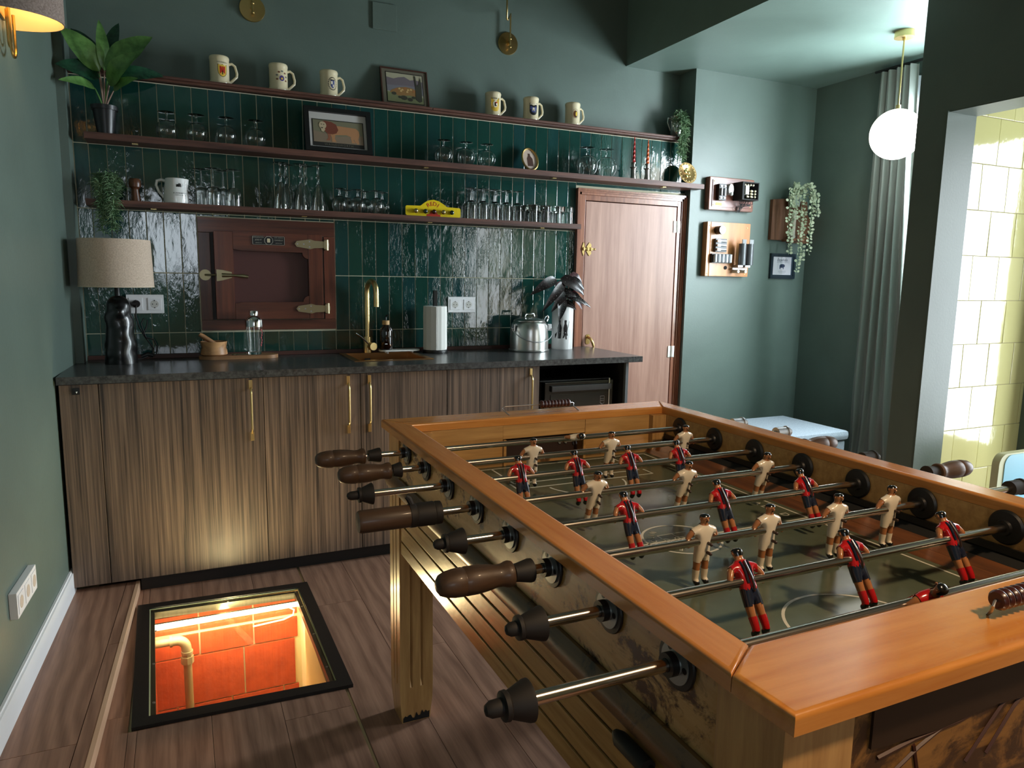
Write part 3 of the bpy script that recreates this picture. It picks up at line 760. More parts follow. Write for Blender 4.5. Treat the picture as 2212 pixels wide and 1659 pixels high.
g.cyl((2.590, -.020, 1.498), (2.668, -.020, 1.498), .0055, 10); g.sph((2.672, -.020, 1.498), .007, 8)
for x in (2.598, 2.625, 2.648): g.box(x - .005, x + .005, -.026, -.010, 1.489, 1.507, 0, .001)
build(g, 'bolt_latch', BRASS, dr)
g = G(); g.prism(rrect(2.634, 2.664, .93, .99, .012), -.012, -.0085, 'xz')
g.tube([(2.649, -.012, .975), (2.652, -.040, .965), (2.664, -.045, .94), (2.672, -.045, .915)], [.008, .008, .009, .007], 10)
build(g, 'door_handle', BRASS, dr)

# ------------------------------------------------------------------ cold-room hatch
cb = thing('cold_room_hatch', 'old mahogany cold-room hatch with brass hinges set in the green tiles', 'hatch', (.82, -.03, 1.045))
g = G()
x0, x1, z0, z1 = .500, 1.139, 1.046, 1.583
g.box(x0, x1, -.012, .003, z1 - .070, z1, 0, .0015); build(g, 'frame_rail', COLDW, cb)
build(G().box(x0, x1, -.012, .003, z0, z0 + .050, 0, .0015), 'frame_rail', COLDW, cb)
build(G().box(x0, x0 + .050, -.012, .003, z0 + .051, z1 - .071, 0, .0015), 'frame_stile', COLDV, cb)
build(G().box(x1 - .055, x1, -.012, .003, z0 + .051, z1 - .071, 0, .0015), 'frame_stile', COLDV, cb)
build(G().box(x0 + .051, x1 - .056, -.004, .003, z0 + .051, z1 - .071), 'rebate', mat('dark_rebate', srgb(38, 20, 15), .5), cb)
d = build(G().box(.566, .650, -.056, -.0045, 1.102, 1.518, 0, .002), 'door_stile', COLDV, cb)
build(G().box(1.000, 1.070, -.056, -.0045, 1.102, 1.518, 0, .002), 'door_stile', COLDV, cb)
# top / bottom rails with coved inner corners
poly = [(.651, 1.518), (.999, 1.518), (.999, 1.398)] + [(.999 - .028 * math.sin(a), 1.398 + .030 * (1 - math.cos(a))) for a in [i * PI / 2 / 6 for i in range(1, 7)]] + [(.690, 1.430), (.651, 1.436)]
build(G().prism(poly, -.056, -.0045, 'xz'), 'door_rail', COLDW, cb)
poly = [(.651, 1.102), (.999, 1.102), (.999, 1.215)] + [(.999 - .028 * math.sin(a), 1.215 - .030 * (1 - math.cos(a))) for a in [i * PI / 2 / 6 for i in range(1, 7)]] + [(.690, 1.183), (.651, 1.178)]
build(G().prism(poly, -.056, -.0045, 'xz'), 'door_rail', COLDW, cb)
build(G().box(.6505, .9995, -.020, -.0045, 1.172, 1.444), 'door_panel', COLDP, cb)
for z in (1.470, 1.152):
    poly = [(.935, z), (.945, z + .014), (.985, z + .020), (1.010, z + .024), (1.030, z + .018), (1.078, z + .016), (1.078, z - .016), (1.030, z - .018), (1.010, z - .024), (.985, z - .020), (.945, z - .014)]
    h = build(G().prism(poly, -.0625, -.0565, 'xz').box(1.076, 1.088, -.066, -.030, z - .022, z + .022, 0, .002).cyl((1.094, -.028, z - .026), (1.094, -.028, z + .026), .011, 12).prism([(1.088, z - .026), (1.100, z - .026), (1.110, z - .008), (1.110, z + .008), (1.100, z + .026), (1.088, z + .026)], -.020, -.0125, 'xz'), 'strap_hinge', ABRASS, cb, 'aged brass strap hinge')
    for x, dz in ((.948, 0), (.978, 0), (1.006, .013), (1.006, -.013)):
        build(G().cyl((x, -.0635, z + dz), (x, -.0626, z + dz), .0038, 8), 'screw', STEELW, h)
g = G(); g.prism([(.572, 1.283), (.572, 1.339), (.600, 1.336), (.640, 1.327), (.640, 1.300), (.600, 1.288)], -.0625, -.0565, 'xz')
g.box(.572, .592, -.070, -.0625, 1.302, 1.322); g.tube([(.596, -.068, 1.312), (.640, -.076, 1.312)], [.010, .008], 10)
g.tube([(.628, -.074, 1.312), (.655, -.080, 1.311), (.690, -.088, 1.309), (.712, -.090, 1.306)], [.007, .006, .010, .007], 10)
lt = build(g, 'latch_lever', ABRASS, cb, 'aged brass lever latch')
build(G().cyl((.524, -.0185, 1.312), (.524, -.0125, 1.312), .026, 20).tube([(.524, -.018, 1.312), (.540, -.040, 1.312), (.572, -.062, 1.312)], .005, 8), 'latch_keeper', ABRASS, cb)
# name plate
NP = mat('plate_black_enamel', srgb(20, 20, 20), .35); NL = mat('plate_silver_letters', srgb(176, 170, 158), .4, .3)
pl = build(G().prism(rrect(.738, .888, 1.460, 1.503, .004), -.0595, -.0565, 'xz').cyl((.813, -.0600, 1.481), (.813, -.0565, 1.481), .020, 24), 'name_plate', NP, cb)
g = G()
pts = rrect(.7395, .8865, 1.4615, 1.5015, .004); g.tube([(p[0], -.0598, p[1]) for p in pts + pts[:1]], .0009, 5)
g.tube([(.813 + .0195 * math.cos(a), -.0602, 1.481 + .0195 * math.sin(a)) for a in [i * PI / 12 for i in range(25)]], .0012, 5)
for s_, x_, z_, sz in (('REFRIGERACION', .7655, 1.4955, .0068), ('JOSE Mª', .766, 1.4835, .0092), ('FERRERIA 98', .766, 1.4695, .0052), ('CAM. ARTICA', .860, 1.4955, .0068), ('DANIELO', .860, 1.4835, .0092), ('BARCELONA', .860, 1.4695, .0052)):
    text_g(g, s_, sz, FR((x_, -.0598, z_)), 0, .0002)
build(g, 'lettering', NL, pl)
g = G().prism(rrect(.806, .820, 1.472, 1.491, .003), -.0606, -.0601, 'xz'); build(g, 'barrel_emblem', CERAM, pl)
g = G()
for i, ch in enumerate('REDI'):
    a = PI / 2 + (1.5 - i) * .46
    text_g(g, ch, .017, FR((.813 + .028 * math.cos(a), -.0605, 1.481 + .028 * math.sin(a)), (math.sin(a), 0, -math.cos(a)), (math.cos(a), 0, math.sin(a))), 0, .0004)
build(g, 'arched_letters', mat('plate_red', srgb(120, 52, 48), .4), pl)
# ------------------------------------------------------------------ glassware (standing upside down on their rims)
def glass_root(name, cat, group):
    return thing(name, 'x', cat, (0, 0, 0), group, local=True)
def shell(outer, th=.0013):
    """outer: list of (r,z) from rim (z=0) upward to bowl top; returns closed bowl profile"""
    inner = [(max(r - th, 0.0), z - (th if i == len(outer) - 1 else 0)) for i, (r, z) in enumerate(outer)]
    return inner[::-1][:0] + outer, inner
def stemmed(bowl, stem_r, z_foot, foot_r, knob=None, facets=28, name='brandy_snifter', cat='glass', group=None, foot_up=.008):
    t = glass_root(name, cat, group)
    o = bowl; zt = o[-1][1]
    inner = [(max(r - .0014, .0), min(z, zt - .004)) for r, z in o]
    inner[-1] = (0.0, zt - .0045)
    prof = [(o[0][0] - .0014, 0.0004)] + [(o[0][0], 0.0)] + o[1:]
    g = G(); g.lathe(inner[::-1] + prof, facets, 0)
    build(g, 'bowl', GLASS, t)
    s = [(o[-1][0], zt)]
    if knob: s += [(stem_r, zt + .006), (stem_r, knob - .010), (stem_r * 2.4, knob), (stem_r, knob + .010)]
    s += [(stem_r, z_foot - .012), (stem_r * 1.5, z_foot - .005), (foot_r * .5, z_foot - .0028), (foot_r, z_foot - .001), (foot_r, z_foot), (0, z_foot + .0008)]
    s[0] = (min(s[0][0], stem_r * 1.6), zt + .0003)
    build(G().lathe([(0, s[0][1])] + s, 24, 0), 'stem', GLASS, t)
    return t
def snifter(R, hb, ht, fr, grp):
    b = [(R * .62, 0), (R * .74, hb * .10), (R * .93, hb * .28), (R, hb * .46), (R * .97, hb * .62), (R * .84, hb * .80), (R * .58, hb * .93), (R * .25, hb * .985), (.006, hb)]
    return stemmed(b, .0042, ht, fr, None, 28, 'brandy_snifter', 'glass', grp)
ORD = ['first', 'second', 'third', 'fourth', 'fifth', 'sixth', 'seventh', 'eighth', 'ninth', 'tenth']
def place(proto, spots, z, labf):
    for i, s in enumerate(spots):
        o = proto if i == 0 else dup(proto)
        o.location = (s[0], s[1], z); o['label'] = labf(i, s)
        o.rotation_euler[2] = rnd.uniform(-.5, .5)
place(snifter(.048, .088, .122, .036, 'four snifters by the potted plant'), [(.392, -.078), (.514, -.078), (.640, -.078), (.768, -.078)], 1.9083,
      lambda i, s: 'upside-down etched brandy snifter on the middle shelf, %s from the potted plant' % ['nearest to', 'second', 'third', 'farthest'][i] if i else 'upside-down etched brandy snifter nearest the potted plant on the middle shelf')
place(snifter(.048, .088, .118, .035, 'three snifters by the oval picture'), [(1.700, -.082), (1.826, -.082), (1.945, -.082)], 1.9083,
      lambda i, s: ['upside-down brandy snifter, leftmost of the three left of the oval bottle picture', 'upside-down brandy snifter, middle of the three left of the oval bottle picture', 'upside-down brandy snifter closest to the oval bottle picture'][i])
place(snifter(.061, .116, .156, .044, 'two large snifters by the candles'), [(2.568, -.078), (2.697, -.078)], 1.9083,
      lambda i, s: ['large balloon glass, farther from the red candles', 'large balloon glass right beside the red candles'][i])
place(snifter(.037, .080, .114, .032, 'cluster of snifters by the yellow sign'), [(1.150, -.102), (1.240, -.102), (1.335, -.102), (1.197, -.043), (1.290, -.043), (1.380, -.043)], 1.6303,
      lambda i, s: ['front row snifter on the lowest shelf, nearest the champagne flutes', 'front row snifter on the lowest shelf, middle of its cluster', 'front row snifter on the lowest shelf, nearest the yellow sign',
                    'back row snifter on the lowest shelf, nearest the champagne flutes', 'back row snifter on the lowest shelf, middle of its cluster', 'back row snifter on the lowest shelf, nearest the yellow sign'][i])
wg = stemmed([(.032, 0), (.0335, .02), (.0335, .055), (.031, .072), (.022, .081), (.010, .084), (.005, .085)], .0032, .166, .036, None, 28, 'wine_glass', 'glass', 'stemmed glasses by the pitcher')
place(wg, [(.523, -.050), (.572, -.108), (.618, -.050), (.660, -.105)], 1.6303,
      lambda i, s: ['upside-down straight-bowled wine glass nearest the white pitcher', 'upside-down straight-bowled wine glass, second from the white pitcher', 'upside-down straight-bowled wine glass, third from the white pitcher', 'upside-down straight-bowled wine glass farthest from the white pitcher'][i])
fl = stemmed([(.034, 0), (.0345, .012), (.030, .050), (.023, .085), (.016, .112), (.010, .124), (.005, .127)], .0045, .215, .037, .158, 12, 'champagne_flute', 'glass', 'champagne flutes')
place(fl, [(.872, -.100), (.906, -.040), (.966, -.100), (1.000, -.040), (1.048, -.098)], 1.6303,
      lambda i, s: ['fluted champagne glass in front row, leftmost of the five', 'fluted champagne glass in back row, left one', 'fluted champagne glass in front row, middle of the five', 'fluted champagne glass in back row, right one', 'fluted champagne glass in front row, rightmost of the five'][i])
ts = stemmed([(.0285, 0), (.0285, .03), (.027, .07), (.024, .088), (.014, .096), (.005, .098)], .0038, .160, .034, None, 24, 'stem_glass', 'glass', 'stemmed glasses right of the yellow sign')
place(ts, [(1.848 + .068 * i, -.104) for i in range(5)] + [(1.884 + .068 * i, -.042) for i in range(4)], 1.6303,
      lambda i, s: 'upside-down stemmed beer glass, %s row, %s from the yellow sign' % ('front' if i < 5 else 'back', ORD[i if i < 5 else i - 5]))
t = glass_root('tumbler', 'glass', 'tumblers beside the door')
build(G().lathe([(.0, .068), (.030, .067), (.0318, .001), (.0328, 0), (.034, .001), (.0335, .060), (.034, .090), (.032, .094), (0, .093)], 24), 'wall', GLASS, t)
build(G().lathe([(.0345, .062), (.0358, .068), (.0347, .073), (.0358, .079), (.0347, .084), (.0352, .090), (.0343, .092)], 16), 'bubbled_band', GLASS, t)
place(t, [(2.215 + .0725 * i, -.100) for i in range(4)] + [(2.196 + .0725 * i, -.036) for i in range(4)], 1.6303,
      lambda i, s: 'short thick-based tumbler upside down, %s row, %s from the wooden door' % ('front' if i < 4 else 'back', ['fourth', 'third', 'second', 'first'][i % 4]))

# ------------------------------------------------------------------ mugs
def wrap(g, pts, r, ang, cz, mi, lift, c=(0, 0), rings=3):
    """star-shaped flat decal wrapped on a vertical cylinder of radius r; pts in metres"""
    n = len(pts); vs = []; fs = []
    def P(u, v):
        a = ang + u / r; return ((r + lift) * math.cos(a), (r + lift) * math.sin(a), cz + v)
    vs.append(P(*c))
    for k in range(1, rings + 1):
        for (u, v) in pts: vs.append(P(c[0] + (u - c[0]) * k / rings, c[1] + (v - c[1]) * k / rings))
    for i in range(n): fs.append((0, 1 + i, 1 + (i + 1) % n))
    for k in range(rings - 1):
        for i in range(n):
            a, b = 1 + k * n + i, 1 + k * n + (i + 1) % n
            fs.append((a, b, b + n, a + n))
    g.add(vs, fs, mi)
def ell(cx, cy, rx, ry, n=20): return [(cx + rx * math.cos(2 * PI * i / n), cy + ry * math.sin(2 * PI * i / n)) for i in range(n)]
def rec(x0, x1, y0, y1): return [(x0, y0), (x1, y0), (x1, y1), (x0, y1)]
def shieldp(w_, h_): return [(-w_, h_), (0, h_), (w_, h_), (w_, 0), (w_ * .9, -h_ * .45), (w_ * .5, -h_ * .85), (0, -h_), (-w_ * .5, -h_ * .85), (-w_ * .9, -h_ * .45), (-w_, 0)]
DK = mat('decal_black', srgb(26, 26, 26), .3); DY = mat('decal_yellow', srgb(222, 184, 70), .3); DR = mat('decal_red', srgb(186, 52, 34), .3)
DP = mat('decal_purple', srgb(84, 66, 120), .3); DB = mat('decal_blue', srgb(70, 80, 130), .3); DBR = mat('decal_brown', srgb(120, 74, 50), .3); DG = mat('decal_grey', srgb(110, 112, 108), .3); DW = mat('decal_cream', srgb(232, 222, 200), .3)
DM = [DK, DY, DR, DP, DB, DBR, DG, DW]
def wtext(g, s, size, ang, cz, v, r, mi, arcr=None):
    """letters placed one by one round the mug"""
    n = len(s)
    for i, ch in enumerate(s):
        u = (i - (n - 1) / 2) * size * .72; dv = 0; rot = 0
        if arcr:
            th = u / arcr; dv = arcr * (math.cos(th) - 1); u = arcr * math.sin(th); rot = -th
        a = ang + u / r
        M = Matrix.Translation(((r + .0006) * math.cos(a), (r + .0006) * math.sin(a), cz + v + dv)) @ Matrix.Rotation(a + PI / 2, 4, 'Z') @ Matrix.Rotation(PI / 2, 4, 'X') @ Matrix.Rotation(rot, 4, 'Z')
        text_g(g, ch, size, M, mi, .0001)
def mug(x, lab, design):
    t = thing('beer_mug', lab, 'mug', (x, .025, 2.196), 'cream beer mugs on the top ledge', local=True)
    R_ = .044
    g = G().lathe([(0, .006), (R_ - .006, .006), (R_ - .0045, .122), (R_ - .003, .1265), (R_ - .0005, .124), (R_ + .001, .116), (R_ - .0005, .108), (R_ - .001, .100), (R_ - .001, .020), (R_ + .002, .014), (R_ + .0025, .004), (R_, .0), (0, .0)], 36)
    b = build(g, 'body', CERAM, t)
    ha = math.radians(6)
    hp = [(R_ - .003, .098), (R_ + .012, .103), (R_ + .026, .094), (R_ + .034, .062), (R_ + .032, .046), (R_ + .012, .026), (R_ - .003, .014)]
    g = G().tube([(r * math.cos(ha), r * math.sin(ha), z) for r, z in hp], [.0065, .006, .006, .006, .0062, .006, .007], 10)
    build(g, 'handle', CERAM, t)
    A = math.radians(-82 if x < 1.5 else -112) + (.12 if x < 1.5 else .30); cz = .060; r = R_ - .0008
    g = G()
    design(g, A, cz, r)
    build(g, 'printed_crest', DM, b)
def d1(g, A, cz, r):
    wtext(g, 'ROTENBERG', .0075, A, cz, .034, r, 6)
    wrap(g, shieldp(.021, .028), r, A, cz - .003, 0, .0004); wrap(g, shieldp(.019, .026), r, A, cz - .003, 1, .0007)
    wrap(g, rec(-.012, .012, -.014, .014), r, A, cz - .003, 2, .0010)
    for u in (-.009, 0, .009): wrap(g, rec(u - .003, u + .003, .014, .019), r, A, cz - .003, 2, .0010)
    wrap(g, rec(-.002, .002, -.020, -.006), r, A, cz, 0, .0013)
def d2(g, A, cz, r):
    for k in range(7):
        a = math.radians(200 - k * 38); wrap(g, ell(.024 * math.cos(a), .028 * math.sin(a), .006, .004, 10), r, A, cz, 6 if k % 2 else 5, .0004, (.024 * math.cos(a), .028 * math.sin(a)))
    wrap(g, ell(0, -.004, .014, .015), r, A, cz, 7, .0006, (0, -.004)); wrap(g, ell(0, -.004, .012, .013), r, A, cz, 3, .0009, (0, -.004)); wrap(g, ell(0, -.006, .005, .005, 10), r, A, cz, 1, .0012, (0, -.006))
def d3(g, A, cz, r):
    for k in range(22):
        a = 2 * PI * k / 22; c = (.021 * math.cos(a), .029 * math.sin(a)); wrap(g, ell(c[0], c[1], .0034, .0022, 8), r, A, cz, 0, .0004, c, 1)
    wrap(g, shieldp(.010, .018), r, A, cz - .003, 4, .0006); wrap(g, rec(-.009, 0, 0, .014), r, A, cz - .003, 7, .0009, (-.004, .006)); wrap(g, rec(0, .006, -.012, -.001), r, A, cz - .003, 7, .0009, (.003, -.006))
    wrap(g, rec(-.011, .011, .017, .022), r, A, cz - .002, 0, .0007, (0, .02))
def d4(g, A, cz, r):
    wrap(g, rec(-.024, .024, -.022, .036), r, A, cz, 1, .0004, (0, .006)); wrap(g, ell(0, -.018, .024, .020), r, A, cz, 1, .0004, (0, -.018))
    wrap(g, ell(0, .0, .013, .018), r, A, cz, 7, .0008)
    wrap(g, rec(-.004, .003, -.010, .010), r, A, cz, 0, .0011); wrap(g, ell(.006, .008, .005, .004, 10), r, A, cz, 2, .0012, (.006, .008)); wrap(g, ell(.004, -.008, .003, .003, 8), r, A, cz, 0, .0012, (.004, -.008))
    wtext(g, 'SCHWERIN', .009, A, cz, .029, r, 0)
def d5(g, A, cz, r):
    wrap(g, rec(-.023, .023, -.010, .032), r, A, cz, 0, .0004, (0, .01)); wrap(g, ell(0, -.010, .023, .024), r, A, cz, 0, .0004, (0, -.010))
    wrap(g, rec(-.020, .020, .021, .028), r, A, cz, 7, .0007, (0, .025)); wrap(g, rec(-.019, .019, -.004, .016), r, A, cz, 4, .0007, (0, .006)); wrap(g, ell(0, -.008, .014, .012), r, A, cz, 4, .0009, (0, -.008))
    wrap(g, rec(-.006, .006, -.012, .006), r, A, cz, 7, .0011, (0, -.003)); wrap(g, rec(-.002, .002, -.012, -.004), r, A, cz, 0, .0014, (0, -.008))
def d6(g, A, cz, r):
    for k in range(26):
        a = 2 * PI * k / 26; c = (.021 * math.cos(a), .024 * math.sin(a) + .003); wrap(g, ell(c[0], c[1], .0016, .0016, 6), r, A, cz, 5, .0004, c, 1)
    wrap(g, ell(0, 0, .013, .019), r, A, cz, 5, .0006); wrap(g, ell(.004, 0, .009, .017), r, A, cz, 0, .0009, (.004, 0)); wrap(g, ell(.005, .001, .006, .013), r, A, cz, 1, .0012, (.005, .001))
for x, lab, d in ((.627, 'cream beer mug with red castle on a yellow shield, nearest the tall plant', d1), (.892, 'cream beer mug with a purple round emblem', d2), (1.133, 'cream beer mug with a blue quartered shield in a black leaf ring', d3),
                  (2.022, 'cream beer mug with broad yellow label right of the landscape picture', d4), (2.254, 'cream beer mug with black banner and blue castle shield', d5), (2.522, 'cream beer mug with faded brown oval emblem, nearest the silver cup', d6)):
    mug(x, lab, d)

# ------------------------------------------------------------------ pictures on shelves
def leaning(name, lab, cat, x0, x1, zb, h, yb, yt, group=None):
    t = thing(name, lab, cat, ((x0 + x1) / 2, yb, zb), group)
    L = math.sqrt(h * h + (yt - yb) ** 2)
    M = FR((x0, yb, zb), (1, 0, 0), (0, (yt - yb), h))      # local x right, y up the picture, z towards the viewer
    return t, M, x1 - x0, L
def flat(g, poly, z, mi, M, th=.0004): g.prism(poly, z, z + th, 'xy', mi, M)
def ringframe(g, W, Hh, b, z0, z1, mi, M):
    for r in minus((0, W, 0, Hh), [(b, W - b, b, Hh - b)]): g.box(r[0], r[1], r[2], r[3], z0, z1, mi, 0, M)
t, M, W, Hh = leaning('landscape_picture', 'small framed landscape painting of hill village and cypress leaning on the top ledge', 'picture', 1.410, 1.664, 2.1965, .203, .045, .100)
g = G(); ringframe(g, W, Hh, .006, -.008, .008, 0, M); build(g, 'frame', mat('brown_thin_frame', srgb(74, 44, 34), .5), t, smooth=0)
build(G().box(.0065, W - .0065, .0065, Hh - .0065, -.006, .003, 0, 0, M), 'mount', mat('taupe_mount', srgb(102, 96, 80), .7), t)
g = G(); a0, a1, b0, b1 = .026, W - .026, .022, Hh - .022
g.box(a0, a1, b0, b1, .0031, .0036, 0, 0, M); g.box(a0 + .004, a1 - .004, b0 + .004, b1 - .004, .0037, .0041, 1, 0, M)
PX = lambda u, v: (a0 + .004 + u * (a1 - a0 - .008), b0 + .004 + v * (b1 - b0 - .008))
def pf_(us, z, mi): flat(g, [PX(*u) for u in us], z, mi, M, .0002)
pf_([(0, .45), (1, .45), (1, .78), (.8, .84), (.66, .80), (.5, .90), (.33, .86), (.2, .80), (0, .84)], .0042, 2)
pf_([(0, .36), (1, .30), (1, .58), (.6, .60), (0, .56)], .0045, 3)
pf_([(.02, .22), (1, .16), (.86, .44), (.70, .52), (.52, .55), (.30, .50), (.12, .40)], .0048, 4)
pf_([(0, 0), (1, 0), (1, .22), (.6, .26), (.3, .22), (0, .34)], .0051, 5)
for k, (u, v) in enumerate([(.25, .42), (.34, .46), (.42, .43), (.50, .48), (.58, .44), (.66, .46), (.74, .40), (.38, .38), (.55, .37)]): pf_([(u - .03, v - .02), (u + .03, v - .02), (u + .03, v + .02), (u, v + .045), (u - .03, v + .02)], .0053 + .00005 * k, 6 if k % 3 else 7)
for u, v, s_ in ((.18, .28, .07), (.45, .16, .10), (.62, .12, .08), (.72, .20, .06), (.33, .17, .05)): pf_(ell(u, v, s_, s_ * .8, 9), .0056, 8)
pf_([(.78, .14), (.80, .60), (.77, .96), (.81, .98), (.84, .62), (.90, .70), (.95, .97), (.97, .60), (.96, .10), (.88, .05)], .0059, 8)
build(g, 'painting', [DK, mat('pt_sky', srgb(172, 166, 140), .6), mat('pt_mount', srgb(112, 102, 108), .6), mat('pt_haze', srgb(120, 118, 124), .6), mat('pt_ochre', srgb(150, 112, 66), .6), mat('pt_grass', srgb(124, 128, 90), .6), mat('pt_house', srgb(206, 170, 112), .6), mat('pt_roof', srgb(168, 104, 62), .6), mat('pt_dark', srgb(62, 62, 50), .6)], t, smooth=0)
# lion picture
t, M, W, Hh = leaning('lion_picture', 'black framed folk print of a standing lion on the middle shelf', 'picture', .990, 1.312, 1.9085, .214, -.118, -.070)
g = G()
for r in minus((0, W, 0, Hh), [(.022, W - .022, .022, Hh - .022)]): g.box(r[0], r[1], r[2], r[3], -.008, .016, 0, 0, M)
build(g, 'frame', BLACK, t, smooth=0)
g = G(); g.box(.0222, W - .0222, .0222, Hh - .0222, -.006, .002, 0, 0, M); build(g, 'backing', mat('pale_mount', srgb(196, 192, 188), .7), t)
g = G(); a0, a1, b0, b1 = .036, W - .036, .030, Hh - .056
g.box(a0, a1, b0, b1, .0021, .0030, 0, 0, M); g.box(a0 + .005, a1 - .005, b0 + .020, b1 - .004, .0031, .0034, 1, 0, M)
PX = lambda u, v: (a0 + .005 + u * (a1 - a0 - .010), b0 + .020 + v * (b1 - b0 - .024))
def pf_(us, z, mi): flat(g, [PX(*u) for u in us], z, mi, M, .00025)
pf_([(0, 0), (1, 0), (1, .42), (.5, .30), (0, .5)], .0035, 2)
pf_([(.40, .78), (.30, .80), (.27, .40), (.42, .36), (.66, .40), (.80, .30), (.84, .10), (.88, .02), (.92, .04), (.90, .25), (.93, .45), (.92, .62), (.86, .74), (.72, .76), (.55, .78)], .0038, 3)
pf_([(.33, .44), (.44, .44), (.42, .20), (.45, .04), (.36, .04), (.36, .22)], .0040, 3); pf_([(.28, .44), (.34, .40), (.33, .10), (.24, .08), (.29, .20)], .0041, 4)
pf_([(.80, .36), (.86, .42), (.80, .20), (.84, .06), (.76, .06), (.76, .16), (.74, .30)], .0039, 3)
pf_([(.14, .86), (.22, .97), (.36, .95), (.46, .84), (.50, .60), (.46, .44), (.38, .38), (.28, .40), (.22, .52), (.20, .64)], .0043, 5)
pf_(ell(.19, .76, .075, .17, 14), .0046, 6); pf_([(.15, .62), (.22, .66), (.24, .56), (.20, .46), (.16, .50)], .0047, 6)
for u in (.165, .215): pf_(ell(u, .80, .010, .02, 8), .0050, 7)
pf_([(.14, .66), (.20, .66), (.18, .61)], .0050, 7)
g2 = G(); text_g(g2, 'WAINDSWORTH', .0155, M @ Matrix.Translation(((a0 + a1) / 2, b0 + .010, .0032)), 0, .0002, spacing=1.25)
pr = build(g, 'print', [mat('pr_black', srgb(34, 32, 28), .6), mat('pr_ground', srgb(120, 116, 92), .6), mat('pr_earth', srgb(134, 116, 96), .6), mat('pr_lion', srgb(178, 128, 88), .6), mat('pr_leg', srgb(150, 92, 66), .6), mat('pr_mane', srgb(118, 60, 42), .6), mat('pr_face', srgb(190, 172, 140), .6), DK], t, smooth=0)
build(g2, 'lettering', mat('pr_letters', srgb(104, 98, 82), .6), pr, smooth=0)
# oval picture
t, M, W, Hh = leaning('oval_picture', 'small oval brass framed picture of a brown bottle on the middle shelf', 'picture', 2.160, 2.262, 1.9085, .128, -.085, -.035)
g = G(); pts = ell(W / 2, Hh / 2, W / 2 - .004, Hh / 2 - .004, 32); g.tube([M @ Vector((p[0], p[1], .004)) for p in pts + pts[:2]], .0058, 8)
for dx in (-.018, .018): g.sph(M @ Vector((W / 2 + dx, .0045, .004)), .0048, 8)
build(g, 'frame', BRASS, t)
g = G(); flat(g, ell(W / 2, Hh / 2, W / 2 - .006, Hh / 2 - .006, 32), -.004, 0, M, .005); build(g, 'card', mat('pinkish_card', srgb(200, 180, 166), .6), t)
g = G(); flat(g, [(W / 2 + x, Hh / 2 + y) for x, y in ((-.016, -.040), (.018, -.040), (.018, .006), (.006, .022), (.005, .036), (-.006, .036), (-.007, .022), (-.016, .006))], .0014, 0, M); build(g, 'bottle_print', mat('bottle_brown', srgb(84, 58, 50), .5), t)
# candle holders with twisted candles
TW = mat('candle_red', srgb(176, 44, 40), .35, coat=.3)
TWO = mat('candle_orange', srgb(214, 96, 40), .35, coat=.3)
PEW = mat('pewter', (0.34, .31, .28, 1), .4, 1.0)
for x, y, h, m_, lab, lab2 in ((2.892, -.070, .252, TW, 'red twisted candle in the left pewter holder', 'left pewter candle holder on the middle shelf'), (2.990, -.070, .246, TWO, 'orange twisted candle beside the red one', 'right pewter candle holder, nearer the brass plate')):
    z = 1.9083
    t = thing('candle_holder', lab2, 'candle holder', (x, y, z), 'pewter candle holders')
    build(G().lathe([(0, 0), (.017, 0), (.018, .008), (.014, .030), (.0135, .060), (.016, .068), (.022, .071), (.022, .074), (.010, .076), (.009, .090), (.014, .097), (.014, .100), (.0085, .100), (.0085, .092), (0, .092)], 18, 0, Matrix.Translation((x, y, z))), 'holder', PEW, t)
    g = G(); n, k = 40, 12; vs = []; fs = []
    hh = h - .096
    for j in range(n + 1):
        zz = .0925 + hh * j / n; rr = .0085 * (1 - (j / n)) ** .6 + .0012
        for i in range(k):
            a = 2 * PI * i / k + j * .32
            q = rr * (1 + .16 * math.cos(3 * (2 * PI * i / k)))
            vs.append((x + q * math.cos(a), y + q * math.sin(a), z + zz))
    for j in range(n):
        for i in range(k): a, b = j * k + i, j * k + (i + 1) % k; fs.append((a, b, b + k, a + k))
    g.add(vs, fs); build(g, 'twisted_candle', m_, label=lab, cat='candle')
# brass plate leaning at the corner
t = thing('brass_plate', 'round embossed brass plate leaning at the right end of the middle shelf', 'plate', (3.278, -.1, 1.909))
M = FR((3.278, -.078, 1.909 + .066), (1, 0, 0), (0, .30, 1))
g = G().lathe([(0, .002), (.040, .002), (.046, .006), (.062, .008), (.0665, .008), (.0665, .006), (.046, .003), (.040, -.001), (0, -.001)], 36, 0, M)
build(g, 'plate', mat('coppery_brass', (0.55, .33, .14, 1), .3, 1.0), t)
g = G()
for k in range(16): a = 2 * PI * k / 16; g.sph((.054 * math.cos(a), .054 * math.sin(a), .0075), .005, 6, 0, (1, 1, .5), M)
for u, v, s_ in ((-.01, .01, .012), (.014, .006, .010), (-.004, -.018, .011), (.016, -.018, .007), (0, .026, .008)): g.sph((u, v, .003), s_, 8, 0, (1, 1, .35), M)
build(g, 'embossing', mat('bright_brass', (0.66, .52, .20, 1), .25, 1.0), t)
